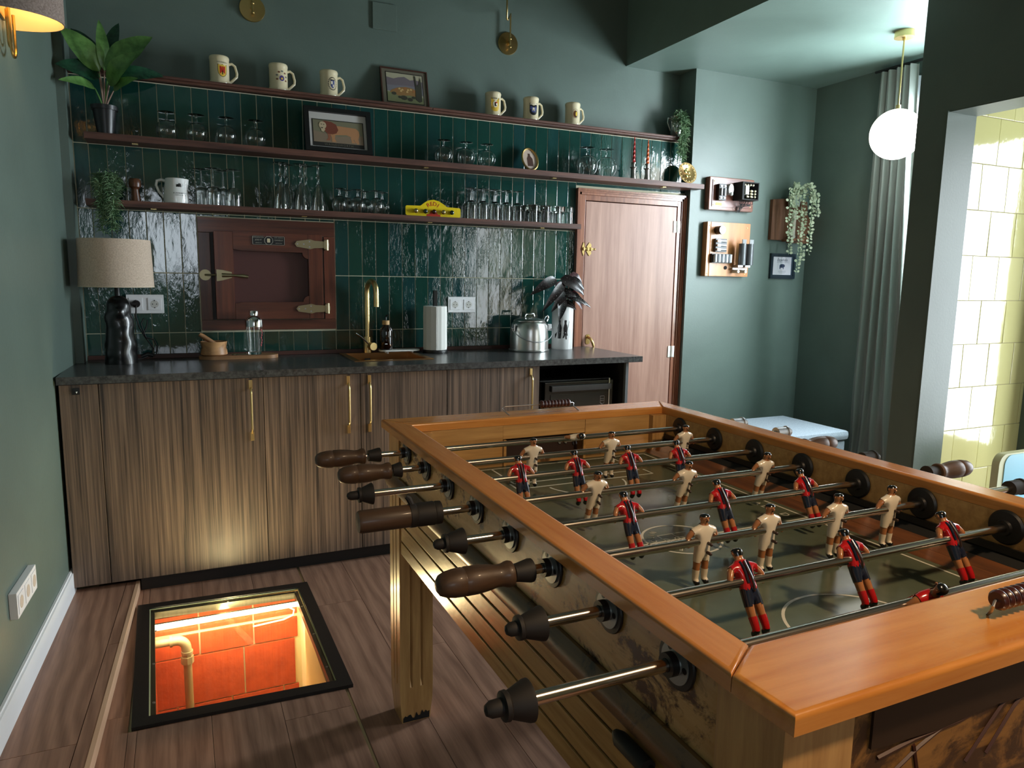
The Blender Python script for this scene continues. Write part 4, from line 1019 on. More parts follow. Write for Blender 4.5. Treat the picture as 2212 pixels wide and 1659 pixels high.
# RED sign with taps
t = thing('yellow_hook_sign', 'yellow enamel sign reading REDI with five round knobs, on the lowest shelf', 'sign', (1.63, -.1, 1.6305))
M = FR((1.483, -.106, 1.631), (1, 0, 0), (0, .035, 1)); W = .300
poly = [(0, .006), (.006, 0), (W - .006, 0), (W, .006), (W, .044), (W - .006, .050), (.225, .052), (.205, .066), (.180, .080), (.150, .086), (.120, .080), (.098, .066), (.080, .052), (.006, .050), (0, .044)]
build(G().prism(poly, 0, .010, 'xy', 0, M), 'board', mat('yellow_enamel', srgb(236, 206, 24), .3, coat=.3), t)
RL = mat('sign_red', srgb(196, 52, 36), .35)
g = G()
for i, ch in enumerate('REDI'):
    a = PI / 2 + (1.45 - i) * .40
    text_g(g, ch, .029, M @ Matrix.Translation((.148 + .046 * math.cos(a), .018 + .046 * math.sin(a), .0105)) @ Matrix.Rotation(a - PI / 2, 4, 'Z'), 0, .0005)
g.prism([(.112, .001), (.112, .010), (.126, .012), (.132, .020), (.168, .020), (.174, .012), (.188, .010), (.188, .001)], .0101, .0108, 'xy', 0, M)
g.prism(ell(.150, .021, .020, .010, 16)[:9], .0101, .0108, 'xy', 0, M)
build(g, 'lettering', RL, t, smooth=0)
for k, (u, m_) in enumerate(((.052, mat('knob_gold', (0.6, .5, .25, 1), .2, .9)), (.103, mat('knob_green', srgb(12, 44, 38), .1, coat=1)), (.150, mat('knob_maroon', srgb(60, 8, 10), .1, coat=1)), (.201, bpy.data.materials['knob_gold']), (.248, bpy.data.materials['knob_green']))):
    build(G().sph((u, .024, .020), .0125, 12, 0, (1, 1, 1), M), 'knob', m_, t)
# white pitcher
t = thing('white_pitcher', 'white ceramic water jug printed with a black terrier on the lowest shelf', 'jug', (.415, -.085, 1.6303), local=True)
g = G().lathe([(0, .005), (.050, .006), (.046, .060), (.038, .108), (.040, .112), (.043, .110), (.0495, .060), (.0545, .012), (.053, .002), (.048, 0), (0, 0)], 36)
g.v = [((x + .016 * max(0, (z - .085) / .027) * max(0, (x / .045)) ** 3 if x > 0 else x), y, z) for x, y, z in g.v]
b = build(g, 'body', WCERAM, t)
build(G().tube([(-.040, 0, .098), (-.058, 0, .104), (-.076, 0, .098), (-.080, 0, .078), (-.070, 0, .050), (-.050, 0, .026)], [.007, .0065, .0065, .0062, .006, .007], 10), 'handle', WCERAM, t)
g = G(); A = math.radians(-72); R2 = .0465
wrap(g, [(-.014, .004), (-.010, .014), (-.004, .012), (.0, .020), (.003, .014), (.007, .018), (.009, .006), (.008, -.012), (.002, -.012), (0, -.004), (-.006, -.012), (-.012, -.010)], R2 + .0005, A, .070, 0, .0009)
wrap(g, [(.012, .010), (.016, .016), (.020, .010), (.019, -.012), (.012, -.012)], R2 + .0005, A, .070, 1, .0009, (.016, 0))
wtext(g, 'BLACK&WHITE', .0085, A + .1, .044, 0, .0508, 0); wtext(g, 'SCOTCH WHISKY', .0052, A + .1, .035, 0, .0518, 0)
build(g, 'printed_logo', [DK, DG], b)
# cork-shaped wooden object
build(G().lathe([(0, 0), (.022, 0), (.022, .004), (.0145, .052), (.016, .058), (.0235, .064), (.025, .078), (.0235, .094), (.019, .100), (0, .100)], 24, 0, Matrix.Translation((.250, -.085, 1.6303))), 'wooden_cork_figure', WALN, label='turned wooden champagne-cork shape between trailing plant and white jug', cat='ornament')
# ------------------------------------------------------------------ plants
def leaf(g, base, tip, width, droop=0.0, fold=.25, nrm=(0, -1, .4), mi=0, n=12, shape=1.0, petiole=.0):
    """one leaf blade: curved midrib from base to tip, folded along the midrib"""
    B, T = Vector(base), Vector(tip); ax = T - B; L = ax.length; ax.normalize()
    N = Vector(nrm); N = (N - ax * N.dot(ax)).normalized(); sd = ax.cross(N)
    vs = []; fs = []
    for i in range(n + 1):
        s_ = i / n
        c = B + ax * (L * s_) + N * (math.sin(s_ * PI) * L * .10) + Vector((0, 0, -1)) * droop * L * s_ * s_
        w_ = width * .5 * (math.sin(PI * min(1, s_ ** (.75 * shape)) ) ** .75) * (1 if s_ < 1 else 0) if 0 < s_ < 1 else 0.0006
        rip = math.sin(s_ * 17) * width * .02
        for q in (-1, -.5, 0, .5, 1): vs.append(c + sd * (w_ * q) + N * (fold * w_ * (abs(q) ** 1.2) + rip * abs(q)))
    for i in range(n):
        for k in range(4): a = i * 5 + k; fs.append((a, a + 1, a + 6, a + 5))
    # thickness: a second skin just behind
    o = len(vs); vs2 = [v - N * .0006 for v in vs]
    g.add(vs + vs2, fs + [tuple(i + o for i in f[::-1]) for f in fs], mi)
    return g
t = thing('rubber_plant', 'leafy artificial rubber plant in a black pot at the left end of the middle shelf', 'plant', (.150, -.095, 1.9083))
px_, py_ = .150, -.095
build(G().lathe([(0, 0), (.034, 0), (.046, .098), (.046, .100), (.052, .100), (.053, .118), (.049, .118), (.046, .104), (0, .104)], 30, 0, Matrix.Translation((px_, py_, 1.9083))), 'pot', mat('black_pot', srgb(26, 26, 28), .35), t)
build(G().lathe([(0, .104), (.046, .104)], 20, 0, Matrix.Translation((px_, py_, 1.9085))), 'soil', mat('dark_soil', srgb(30, 24, 20), .95), t)
LV = [  # base, tip, width, material, normal, y tip
    ((.172, 2.150), (.352, 2.332), .115, 0, -.16, .12), ((.175, 2.112), (.292, 2.240), .085, 0, -.22, .10), ((.160, 2.170), (.150, 2.376), .050, 0, -.10, .0),
    ((.176, 2.180), (.222, 2.388), .060, 1, -.05, .0), ((.142, 2.165), (.010, 2.320), .100, 0, -.15, .10), ((.140, 2.140), (-.010, 2.165), .080, 1, -.19, .12),
    ((.120, 2.095), (.004, 2.088), .045, 0, -.24, .05), ((.190, 2.092), (.290, 2.138), .045, 0, -.20, .06), ((.180, 2.135), (.392, 2.205), .075, 1, -.03, .12), ((.140, 2.16), (.040, 2.352), .090, 1, -.04, .1)]
for i, (b_, t_, w_, mi, ty, dr_) in enumerate(LV):
    g = G(); leaf(g, (b_[0], -.105, b_[1]), (t_[0], ty, t_[1]), w_, dr_ * .4, .22, (-.25 if t_[0] > .15 else .2, -1, .35), 0)
    lf = build(g, 'leaf', [LEAFA if mi == 0 else LEAFB], t)
    g = G().tube([(px_ + (b_[0] - .15) * .05, py_, 2.015), (px_ + (b_[0] - .15) * .5, py_ - .004, (2.015 + b_[1]) / 2), (b_[0], -.105, b_[1])], [.0045, .0035, .0024], 7)
    build(g, 'stem', STEMP if i % 3 else POTGR, t)
def trailing(name, lab, cx, cy, z, pot, drop, spread, top, n, seed, topr=.055, xoff=0.0, lk='plant'):
    r_ = random.Random(seed)
    t = thing(name, lab, lk, (cx, cy, z))
    pot(t)
    g = G()
    for i in range(n):
        a = r_.uniform(-PI, PI); out = topr * r_.uniform(.5, 1.0)
        front = -abs(math.sin(a))
        x0, y0 = cx + math.cos(a) * .02, cy + front * .02
        hang = i % 5 >= 3
        L_ = r_.uniform(.4, 1) * drop if hang else r_.uniform(0, .05)
        p1 = Vector((cx + math.cos(a) * out * .8, cy + front * out * .75, z + top * r_.uniform(.75, 1.15)))
        p2 = Vector((cx + math.cos(a) * out * (spread if not hang else .55) + (xoff if hang else 0), cy - .065 - r_.uniform(0, .02) if hang else cy + front * out, z + top * .6 - (0 if hang else L_)))
        pts = [Vector((x0, y0, z + top * .7)), p1, p2]
        if hang:
            k = 5
            for q in range(1, k + 1): pts.append(p2 + Vector((r_.uniform(-.006, .006) + xoff * q / k, r_.uniform(-.004, .003), -(L_ + top * .6) * q / k)))
        g.tube(pts, .0009, 4, 1)
        segs = []
        for q in range(len(pts) - 1):
            m_ = 7 if q < 2 else 6
            for e in range(m_): segs.append(pts[q].lerp(pts[q + 1], (e + .5) / m_))
        for s_ in segs:
            d = Vector((r_.uniform(-1, 1), r_.uniform(-.8, .2), r_.uniform(-.5, .6))).normalized()
            l_ = r_.uniform(.022, .042); e1 = s_ + d * l_ * .6 + Vector((0, 0, .003)); e2 = s_ + d * l_ + Vector((0, 0, -.006))
            if e2.y > -.010 and cy > -.2: e2.y = -.010
            g.tube([s_, e1, e2], [.0017, .0018, .0004], 4, 0)
    for v in range(len(g.v)):
        if g.v[v][1] > -.008 and z < 2.1: g.v[v] = (g.v[v][0], -.008 - .001 * (v % 3), g.v[v][2])
    build(g, 'foliage', [STRING, POTGR], t, kind='stuff')
    return t
def potA(t): build(G().lathe([(0, 0), (.026, 0), (.034, .06), (.036, .085), (.033, .086), (.030, .080), (0, .078)], 20, 0, Matrix.Translation((.143, -.075, 1.6303))), 'pot', mat('silvery_glass_pot', (.6, .63, .65, 1), .15, .6), t)
trailing('trailing_plant', 'spiky green trailing plant in a silvery pot over the lampshade', .143, -.075, 1.6303, potA, .150, 1.1, .105, 46, 3, .062)
def potB(t):
    M = Matrix.Translation((3.272, .040, 2.1963))
    build(G().lathe([(0, .004), (.030, .004), (.034, .010), (.046, .07), (.050, .125), (.053, .130), (.049, .130), (.046, .120), (0, .115)], 28, 0, M), 'cup', mat('silver_cup', (.70, .70, .66, 1), .22, 1.0), t)
    for s_ in (-1, 1): build(G().tube([(s_ * .046, 0, .115), (s_ * .068, 0, .118), (s_ * .070, 0, .09), (s_ * .048, 0, .045)], .004, 8, 0, True, M), 'handle', bpy.data.materials['silver_cup'], t)
    build(G().cyl((-.012, -.047, .07), (-.012, -.053, .07), .014, 16, 0, None, M), 'medallion', bpy.data.materials['silver_cup'], t)
tp = trailing('trailing_plant', 'small trailing plant in a two-handled silver cup at right end of the top ledge', 3.272, .025, 2.1963, potB, .185, 1.0, .135, 38, 11, .050, -.015)
# begonia in white cylinder vase
VX, VY = 2.420, -.105
t = thing('begonia', 'dark spotted begonia in a white vase printed with two walking figures', 'plant', (VX, VY, WT))
M = Matrix.Translation((VX, VY, WT))
build(G().lathe([(0, .0), (.060, 0), (.062, .003), (.062, .240), (.060, .243), (.057, .240), (.057, .215), (0, .215)], 36, 0, M), 'vase', WCERAM, t)
g = G(); A = math.radians(-118)
def w2(pts, mi, lift=.0006, c=None):
    g2 = G(); c = c or (sum(p[0] for p in pts) / len(pts), sum(p[1] for p in pts) / len(pts)); wrap(g2, pts, .062, A, .115, mi, lift, c); g.add(g2.v, g2.f, mi, M)
for ox, sc in ((-.016, 1.0), (.019, 1.0)):
    w2([(ox - .006, .040), (ox + .006, .040), (ox + .0055, .054), (ox - .0055, .054)], 0)
    w2([(ox - .005, .028), (ox + .005, .028), (ox + .0055, .038), (ox, .041), (ox - .0055, .038)], 0, .0009)
    w2([(ox - .011, -.02), (ox + .010, -.02), (ox + .013, .010), (ox + .008, .029), (ox - .008, .029), (ox - .013, .008)], 0)
w2([(-.026, -.052), (-.008, -.052), (-.005, -.018), (-.027, -.018)], 0, .0007)
w2([(.006, -.018), (.030, -.018), (.033, -.036), (.026, -.034), (.028, -.056), (.021, -.056), (.018, -.030), (.010, -.048), (.002, -.050), (.008, -.030)], 0, .0007, (.018, -.026))
w2([(.034, .012), (.036, .012), (.043, .048), (.041, .049)], 0); w2([(-.046, -.028), (-.036, -.020), (-.030, -.012), (-.034, -.034), (-.042, -.050), (-.045, -.050)], 0, .0006, (-.039, -.03))
build(g, 'printed_figures', [DK], t)
BL = [((2.36, 1.318), (2.185, 1.245), .060, 0, -.15), ((2.40, 1.300), (2.235, 1.155), .050, 0, -.20), ((2.385, 1.325), (2.520, 1.245), .075, 0, -.17), ((2.42, 1.270), (2.30, 1.150), .060, 0, -.19), ((2.385, 1.215), (2.340, 1.098), .060, 0, -.21),
      ((2.41, 1.235), (2.52, 1.185), .055, 0, -.20), ((2.45, 1.250), (2.51, 1.160), .050, 1, -.17), ((2.462, 1.345), (2.548, 1.300), .055, 1, -.10), ((2.46, 1.325), (2.545, 1.265), .048, 0, -.13), ((2.40, 1.19), (2.455, 1.155), .045, 0, -.20),
      ((2.45, 1.215), (2.575, 1.17), .035, 0, -.16), ((2.37, 1.245), (2.46, 1.230), .06, 0, -.19), ((2.42, 1.30), (2.36, 1.235), .05, 1, -.09)]
SPOT = mat('begonia_spot', srgb(186, 190, 180), .5)
for i, (b_, t_, w_, mi, ty) in enumerate(BL):
    B = (b_[0], (VY + ty) / 2, b_[1]); T = (t_[0], ty, t_[1])
    g = G(); leaf(g, B, T, w_, .10, .20, (0, -1, .45), 0, 12, .75)
    lf = build(g, 'leaf', [BEGONR if mi else BEGON], t)
    ax = Vector(T) - Vector(B); L = ax.length; axn = ax.normalized(); N = Vector((0, -1, .45)); N = (N - axn * N.dot(axn)).normalized(); sd = axn.cross(N)
    g = G(); r_ = random.Random(i)
    for k in range(12):
        s_ = .18 + .62 * (k // 2) / 6; q = .45 if k % 2 else -.45
        c = Vector(B) + ax * s_ + N * (math.sin(s_ * PI) * L * .10 + .0045) + Vector((0, 0, -1)) * .10 * L * s_ * s_ + sd * w_ * .5 * q * math.sin(PI * s_ ** .56)
        g.sph(c, .0019, 4, 0, (1, 1, .5))
    if not mi: build(g, 'spots', SPOT, lf)
    build(G().tube([(VX + (b_[0] - VX) * .25, VY, WT + .216), (VX + (b_[0] - VX) * .6, VY - .01, (WT + .216 + b_[1]) / 2 + .02), B], [.0028, .0022, .0016], 6), 'stem', STEMP, t)

# ------------------------------------------------------------------ things on the worktop
# lamp
LX, LY = .160, -.168
t = thing('table_lamp', 'table lamp with oval beige linen shade and bubbly black ceramic base', 'lamp', (LX, LY, WT + .0003))
M = Matrix.Translation((LX, LY, WT + .0003))
g = G(); n, k = 48, 40; vs = []; fs = []; Hb = .300
rr_ = random.Random(5); bl = [(rr_.uniform(0, 2 * PI), rr_.uniform(.02, .26), rr_.uniform(.028, .045), rr_.uniform(.003, .006)) for _ in range(22)]
for j in range(n + 1):
    zz = Hb * j / n; base_r = .066 - .024 * (zz / Hb) ** 1.1
    if zz > Hb * .86: base_r *= math.sqrt(max(0, 1 - ((zz - Hb * .86) / (Hb * .14)) ** 2)) * .97 + .03
    for i in range(k):
        a = 2 * PI * i / k; r = base_r
        for (ba, bz_, br, bh) in bl:
            da = math.atan2(math.sin(a - ba), math.cos(a - ba)) * base_r; dz = zz - bz_
            d2 = (da * da + dz * dz) / (br * br)
            if d2 < 1: r += bh * (1 - d2) ** 1.0 * (1 if zz < Hb * .9 else .3)
        vs.append((r * math.cos(a), r * math.sin(a), zz))
for j in range(n):
    for i in range(k): a, b = j * k + i, j * k + (i + 1) % k; fs.append((a, b, b + k, a + k))
fs.append(tuple(range(k))); fs.append(tuple(range(n * k, n * k + k)))
g.add(vs, fs, 0, M); build(g, 'base', BCERAM, t)
build(G().cyl((0, 0, .298), (0, 0, .36), .011, 12, 0, None, M), 'neck', BLACK, t)
z0, z1 = .336, .540
g = G().lathe([(.148, z0), (.142, z1), (.1395, z1), (.1455, z0), (.148, z0)], 48, 0, M, ry=.93)
sh = build(g, 'shade', LINEN, t)
build(G().lathe([(.1485, z0 - .0005), (.1488, z0 + .004), (.1452, z0 + .004), (.1452, z0 - .0005), (.1485, z0 - .0005)], 48, 0, M, ry=.93), 'shade_rim', mat('rim_tape', srgb(214, 198, 174), .8), sh)
g = G()
for k_ in range(3): a = 2 * PI * k_ / 3; g.tube([(0, 0, z0 + .03), (.138 * math.cos(a), .128 * math.sin(a), z0 + .012)], .0015, 5, 0, True, M)
build(g, 'shade_carrier', CHROME, sh)
# board + mortar + shaker
BY = -.105
t = build(G().prism([(x, y) for x, y in [(.545 + .068 * math.cos(a), BY + .060 * math.sin(a)) for a in [PI / 2 + i * PI / 12 for i in range(13)]] + [(.775 + .060 * math.cos(a), BY + .060 * math.sin(a)) for a in [-PI / 2 + i * PI / 12 for i in range(13)]]], WT + .0004, WT + .017, 'xy'), 'serving_board', BOARDW, label='oblong wooden serving board on the worktop under the mortar and shaker', cat='board')
t = thing('mortar_and_pestle', 'olive wood mortar with its pestle on the serving board', 'mortar', (.545, BY, WT + .017))
M = Matrix.Translation((.545, BY, WT + .0175))
build(G().lathe([(0, 0), (.052, 0), (.060, .006), (.058, .022), (.054, .036), (.057, .054), (.060, .066), (.0565, .066), (.046, .030), (0, .018)], 40, 0, M), 'bowl', OLIVEW, t)
build(G().tube([(.030, -.012, .032), (.0, -.016, .058), (-.050, -.022, .094), (-.062, -.023, .102)], [.011, .0105, .0115, .008], 12, 0, True, M), 'pestle', BOARDW, t)
t = thing('cocktail_shaker', 'glass cocktail shaker with chrome top on the serving board', 'shaker', (.728, BY, WT + .017))
M = Matrix.Translation((.728, BY, WT + .0175))
build(G().lathe([(0, .0), (.030, 0), (.031, .004), (.039, .135), (.037, .135), (.0290, .012), (0, .010)], 32, 0, M), 'glass_body', GLASS, t)
g = G().lathe([(.0405, .133), (.0405, .160), (.036, .174), (.022, .184), (.020, .186), (.0205, .206), (.018, .210), (0, .210)], 32, 0, M); build(g, 'cap', CHROME, t)
g = G()
for i in range(7): wrap(g, ell(0, 0, .004, .006, 8), .0353 + .0008 * i * .6, math.radians(-40 + 6 * (i % 3)), .045 + .012 * i, 0, .002)
g.v = [tuple(M @ Vector(v)) for v in g.v]; build(g, 'red_measure_marks', mat('faded_red_print', srgb(170, 60, 70), .4), t)
t = thing('glass_stirrer', 'short ribbed glass stirrer lying on the serving board', 'stirrer', (.655, BY - .02, WT + .0175))
g = G().tube([(.620, BY - .034, WT + .0225), (.640, BY - .030, WT + .0225), (.650, BY - .028, WT + .0225), (.690, BY - .020, WT + .0225)], [.0035, .0045, .003, .003], 8); build(g, 'rod', GLASS, t)
# soap bottle, dish
t = build(G().prism(rrect(1.345, 1.560, -.125, -.045, .030, 6), WT + .012, WT + .020, 'xy').cyl((1.385, -.10, WT + .0004), (1.385, -.10, WT + .012), .006, 10).cyl((1.52, -.10, WT + .0004), (1.52, -.10, WT + .012), .006, 10).cyl((1.385, -.068, WT + .0004), (1.385, -.068, WT + .012), .006, 10).cyl((1.52, -.068, WT + .0004), (1.52, -.068, WT + .012), .006, 10), 'soap_tray', mat('white_stone_tray', srgb(222, 222, 216), .4), label='small white footed tray under the soap bottle right of the tap', cat='tray')
t = thing('soap_bottle', 'dark amber soap bottle with bamboo pump collar on the white tray', 'bottle', (1.382, -.085, WT + .0203))
M = Matrix.Translation((1.382, -.085, WT + .0204))
build(G().lathe([(0, 0), (.032, 0), (.034, .004), (.034, .095), (.030, .112), (.018, .124), (.015, .130), (0, .130)], 28, 0, M), 'glass_body', AMBER, t)
build(G().lathe([(0, .1302), (.0185, .1302), (.0185, .152), (0, .152)], 20, 0, M), 'collar', BAMBOO, t)
build(G().tube([(0, 0, .152), (0, 0, .172), (.003, -.012, .180), (.004, -.030, .178)], [.004, .004, .005, .003], 8, 0, True, M), 'pump', BLACK, t)
build(G().box(-.014, -.002, -.0345, -.0341, .030, .034, 0, 0, M), 'small_print', WPLAST, t)
# paper towels
t = thing('paper_towel_holder', 'white paper towel roll on a black upright holder', 'paper towels', (1.645, -.10, WT))
M = Matrix.Translation((1.645, -.105, WT + .0004))
b_ = build(G().lathe([(0, 0), (.066, 0), (.067, .006), (.066, .014), (.060, .016), (0, .016)], 36, 0, M).box(-.010, .010, -.010, .010, .016, .330, 0, .001, M), 'holder', BLACK, t)
g = G().lathe([(.018, .0165), (.063, .0165), (.0645, .030), (.0635, .120), (.0645, .200), (.063, .246), (.060, .248), (.018, .248), (.018, .0165)], 14, 0, M)
build(g, 'paper_roll', PAPER, t, smooth=20)
build(G().tube([(-.010, -.0655, .018), (-.009, -.0665, .13), (-.010, -.0655, .246)], .0014, 5, 0, True, M), 'loose_edge', PAPER, t)
# kettle
KX, KY = 2.180, -.16
t = thing('aluminium_pot', 'old aluminium lidded pot with swinging wire handle beside the white vase', 'pot', (KX, KY, WT))
M = Matrix.Translation((KX, KY, WT + .0004))
build(G().lathe([(0, 0), (.112, 0), (.114, .003), (.114, .010), (.108, .012), (.108, .075), (.104, .120), (.098, .150), (.088, .165), (.080, .168), (0, .168)], 44, 0, M), 'body', ALU, t)
build(G().lathe([(0, .186), (.020, .186), (.060, .180), (.084, .173), (.089, .166), (.089, .1685), (0, .1685)], 40, 0, M), 'lid', ALU, t)
build(G().tube([(-.030, 0, .188), (-.024, 0, .206), (.024, 0, .206), (.030, 0, .188)], .006, 8, 0, True, M), 'lid_knob', CHROME, t)
a_ = math.radians(-6)
g = G(); pts = [(.121 * math.cos(q), -.03 - .088 * math.sin(q), .128 - .072 * math.sin(q)) for q in [i * PI / 20 for i in range(21)]]
g.tube(pts, .0026, 8, 0, True, M); build(g, 'wire_handle', STEELW, t)
for s_ in (-1, 1): build(G().box(s_ * .106 - .006, s_ * .106 + .016 * (1 if s_ > 0 else .2), -.036, -.020, .112, .150, 0, .002, M).cyl((s_ * .110, -.028, .128), (s_ * .124, -.028, .128), .006, 10, 0, None, M), 'ear', STEELW, t)
build(G().tube([(.086, .0, .165), (.098, 0, .190), (.112, 0, .196), (.118, 0, .180), (.110, 0, .160)], .006, 8, 0, True, M).tube([(.088, .02, .178), (.110, .02, .176)], .005, 8, 0, True, M), 'clamp', CHROME, t)

# ------------------------------------------------------------------ picture wall
YW = -.0555
P1 = wood('panel_reddish_wood', srgb(96, 52, 38), srgb(150, 92, 66), 'x', 50, .35, .2); P2 = wood('panel_golden_wood', srgb(168, 104, 54), srgb(206, 142, 84), 'z', 30, .4, .2)
t = thing('fuse_board', 'upper reddish wood board with old black fuses and wires on the green wall', 'fuse board', (3.63, -.08, 1.765))
build(G().box(3.440, 3.800, -.100, YW - .0004, 1.765, 1.968, 0, .008), 'board', P1, t)
build(G().box(3.462, 3.778, -.1045, -.1005, 1.785, 1.950, 0, .001), 'inner_panel', wood('panel_inner', srgb(104, 58, 48), srgb(146, 92, 76), 'x', 40, .3, .2), t)
def screws(t, pts, y):
    for x, z in pts: build(G().sph((x, y, z), .0045, 8, 0, (1, .5, 1)), 'screw', GOLD, t)
screws(t, [(3.472, 1.940), (3.770, 1.940), (3.472, 1.795), (3.770, 1.795)], -.1055)
f = build(G().box(3.488, 3.546, -.135, -.105, 1.822, 1.922, 0, .004), 'fuse_block', BLACK, t)
for i in range(2):
    build(G().cyl((3.503 + .028 * i, -.139, 1.850), (3.503 + .028 * i, -.139, 1.895), .008, 10).box(3.497 + .028 * i, 3.509 + .028 * i, -.140, -.136, 1.832, 1.842).box(3.497 + .028 * i, 3.509 + .028 * i, -.140, -.136, 1.902, 1.912), 'fuse', STEELW, f)
build(G().prism(ell(3.570, 1.890, .020, .034, 10), -.150, -.106, 'xz').sph((3.572, -.150, 1.862), .012, 8), 'porcelain_switch', mat('worn_porcelain', srgb(176, 174, 168), .4), t)
c = build(G().box(3.625, 3.640, -.190, -.105, 1.828, 1.938).box(3.640, 3.758, -.190, -.105, 1.828, 1.834).box(3.640, 3.758, -.190, -.105, 1.932, 1.938).box(3.752, 3.758, -.190, -.105, 1.834, 1.932).box(3.640, 3.752, -.112, -.105, 1.834, 1.932), 'meter_case', BLACKM, t)
build(G().box(3.648, 3.676, -.192, -.112, 1.862, 1.915, 0, .002), 'label_block', mat('white_tag', srgb(220, 220, 214), .5), c)
g = G(); r_ = random.Random(2)
for i in range(5):
    for k in range(3): g.sph((3.676 + i * .016, -.175 + .01 * (i % 2), 1.850 + k * .018), .0075, 6)
for i in range(4): g.sph((3.66 + i * .022, -.17, 1.922), .008, 6)
build(g, 'brass_terminals', mat('cream_brass', (.75, .68, .5, 1), .3, .7), c)
g = G()
for i in range(10):
    x = 3.64 + .012 * i; g.tube([(x, -.15, 1.828), (x + r_.uniform(-.01, .01), -.14, 1.808), (3.66 + r_.uniform(-.02, .03), -.125, 1.790), (3.665 + r_.uniform(-.02, .02), -.115, 1.762 + r_.uniform(-.008, .01))], .0018, 5)
build(g, 'cut_wires', RUBBER, c)
build(G().box(3.490, 3.538, -.1058, -.1048, 1.793, 1.811), 'yellow_label', mat('yellow_label', srgb(222, 182, 70), .5), t)
build(G().box(3.742, 3.770, -.1058, -.1048, 1.800, 1.812), 'number_plate', BLACK, t)
t = thing('fuse_board', 'lower golden wood board with knob and two tall grey tube fuses on the green wall', 'fuse board', (3.62, -.08, 1.35))
build(G().box(3.440, 3.468, -.100, YW - .0004, 1.352, 1.692, 0, .004), 'board_strip', P2, t)
build(G().box(3.469, 3.790, -.100, YW - .0004, 1.352, 1.692, 0, .004), 'board', P2, t)
screws(t, [(3.458, 1.668), (3.762, 1.664), (3.458, 1.370), (3.762, 1.368)], -.101)
build(G().cyl((3.520, -.145, 1.640), (3.520, -.1005, 1.640), .026, 24), 'switch_housing', BLACK, t)
build(G().cyl((3.520, -.150, 1.640), (3.520, -.1455, 1.640), .024, 24), 'switch_face', STEELW, t)
f = build(G().box(3.495, 3.585, -.122, -.1005, 1.505, 1.588, 0, .003), 'fuse_block', mat('grey_block', srgb(70, 72, 74), .4), t)
for i in range(3):
    build(G().cyl((3.512, -.127, 1.520 + .026 * i), (3.572, -.127, 1.520 + .026 * i), .0075, 8).box(3.500, 3.524, -.136, -.122, 1.513 + .026 * i, 1.527 + .026 * i), 'fuse', STEELW, f)
for i in range(2):
    x = 3.680 + .060 * i
    u = build(G().cyl((x, -.160, 1.425), (x, -.160, 1.560), .024, 20), 'tube_fuse', mat('tube_grey_%d' % i, srgb(92, 94, 96), .4, .4), t)
    g = G()
    for k in range(3): g.cyl((x - .012 + .012 * k, -.172, 1.560), (x - .012 + .012 * k, -.172, 1.586), .005, 8)
    g.box(x - .020, x + .020, -.150, -.1005, 1.412, 1.426)
    build(g, 'terminal', STEELW, u)
    build(G().cyl((x - .018, -.155, 1.385), (x - .018, -.1005, 1.385), .010, 12), 'porcelain_stud', mat('stud_white_%d' % i, srgb(226, 214, 196), .4), t)
for i in range(5): build(G().cyl((3.492 + .030 * i, -.130, 1.440), (3.492 + .030 * i, -.130, 1.490), .010, 12).box(3.484 + .030 * i, 3.500 + .030 * i, -.122, -.1005, 1.445, 1.485), 'ceramic_fuse', mat('fuse_pale_%d' % i, srgb(200, 204, 208) if True else None, .35), t)
build(G().box(3.474, 3.630, -.118, -.1006, 1.436, 1.494), 'fuse_rail', BLACK, t)
build(G().cyl((3.600, -.1035, 1.408), (3.600, -.1005, 1.408), .012, 16), 'knot_hole', DARKHOLE, t)
build(G().box(3.640, 3.760, -.125, -.1006, 1.396, 1.408, 0, .002), 'terminal_rail', STEELW, t)
# sconce shelf with candle and hanging eucalyptus
t = thing('wooden_sconce', 'carved brown wood wall bracket holding a white candle', 'wall bracket', (4.15, -.07, 1.60))
BW = wood('sconce_wood', srgb(84, 52, 34), srgb(132, 86, 58), 'z', 40, .5)
build(G().prism([(3.985, 1.600), (4.150, 1.600), (4.150, 1.585), (4.328, 1.585), (4.328, 1.620), (4.300, 1.640), (4.328, 1.665), (4.328, 1.745), (4.300, 1.775), (4.290, 1.860), (4.14, 1.875), (3.985, 1.860)], -.080, YW - .0004, 'xz'), 'backboard', BW, t)
build(G().box(4.080, 4.200, -.185, -.0805, 1.590, 1.606, 0, .003), 'bracket_shelf', BW, t)
build(G().lathe([(0, 0), (.026, 0), (.026, .03), (.022, .03), (.022, .004), (0, .004)], 16, 0, Matrix.Translation((4.125, -.135, 1.6065))), 'glass_holder', GLASS, t)
build(G().cyl((4.125, -.135, 1.611), (4.125, -.135, 1.790), .0125, 16), 'white_candle', mat('ivory_wax', srgb(222, 214, 196), .5), label='white candle standing in the wooden wall bracket behind hanging eucalyptus', cat='candle')
t = thing('eucalyptus_plant', 'pale artificial eucalyptus spilling over the wooden wall bracket', 'plant', (4.12, -.15, 1.88))
build(G().lathe([(0, 0), (.034, 0), (.045, .07), (.041, .07), (.032, .005), (0, .005)], 18, 0, Matrix.Translation((4.125, -.125, 1.815))), 'pot', mat('pale_green_pot', srgb(150, 160, 150), .5), t)
build(G().box(4.118, 4.132, -.12, -.081, 1.82, 1.86), 'pot_hook', BW, t)
g = G(); gs = G(); r_ = random.Random(21)
ends = [(4.015, 1.60), (4.055, 1.50), (4.130, 1.385), (4.200, 1.50), (4.235, 1.64), (4.175, 1.46), (4.065, 1.72), (4.245, 1.76), (4.03, 1.80), (4.19, 1.84)]
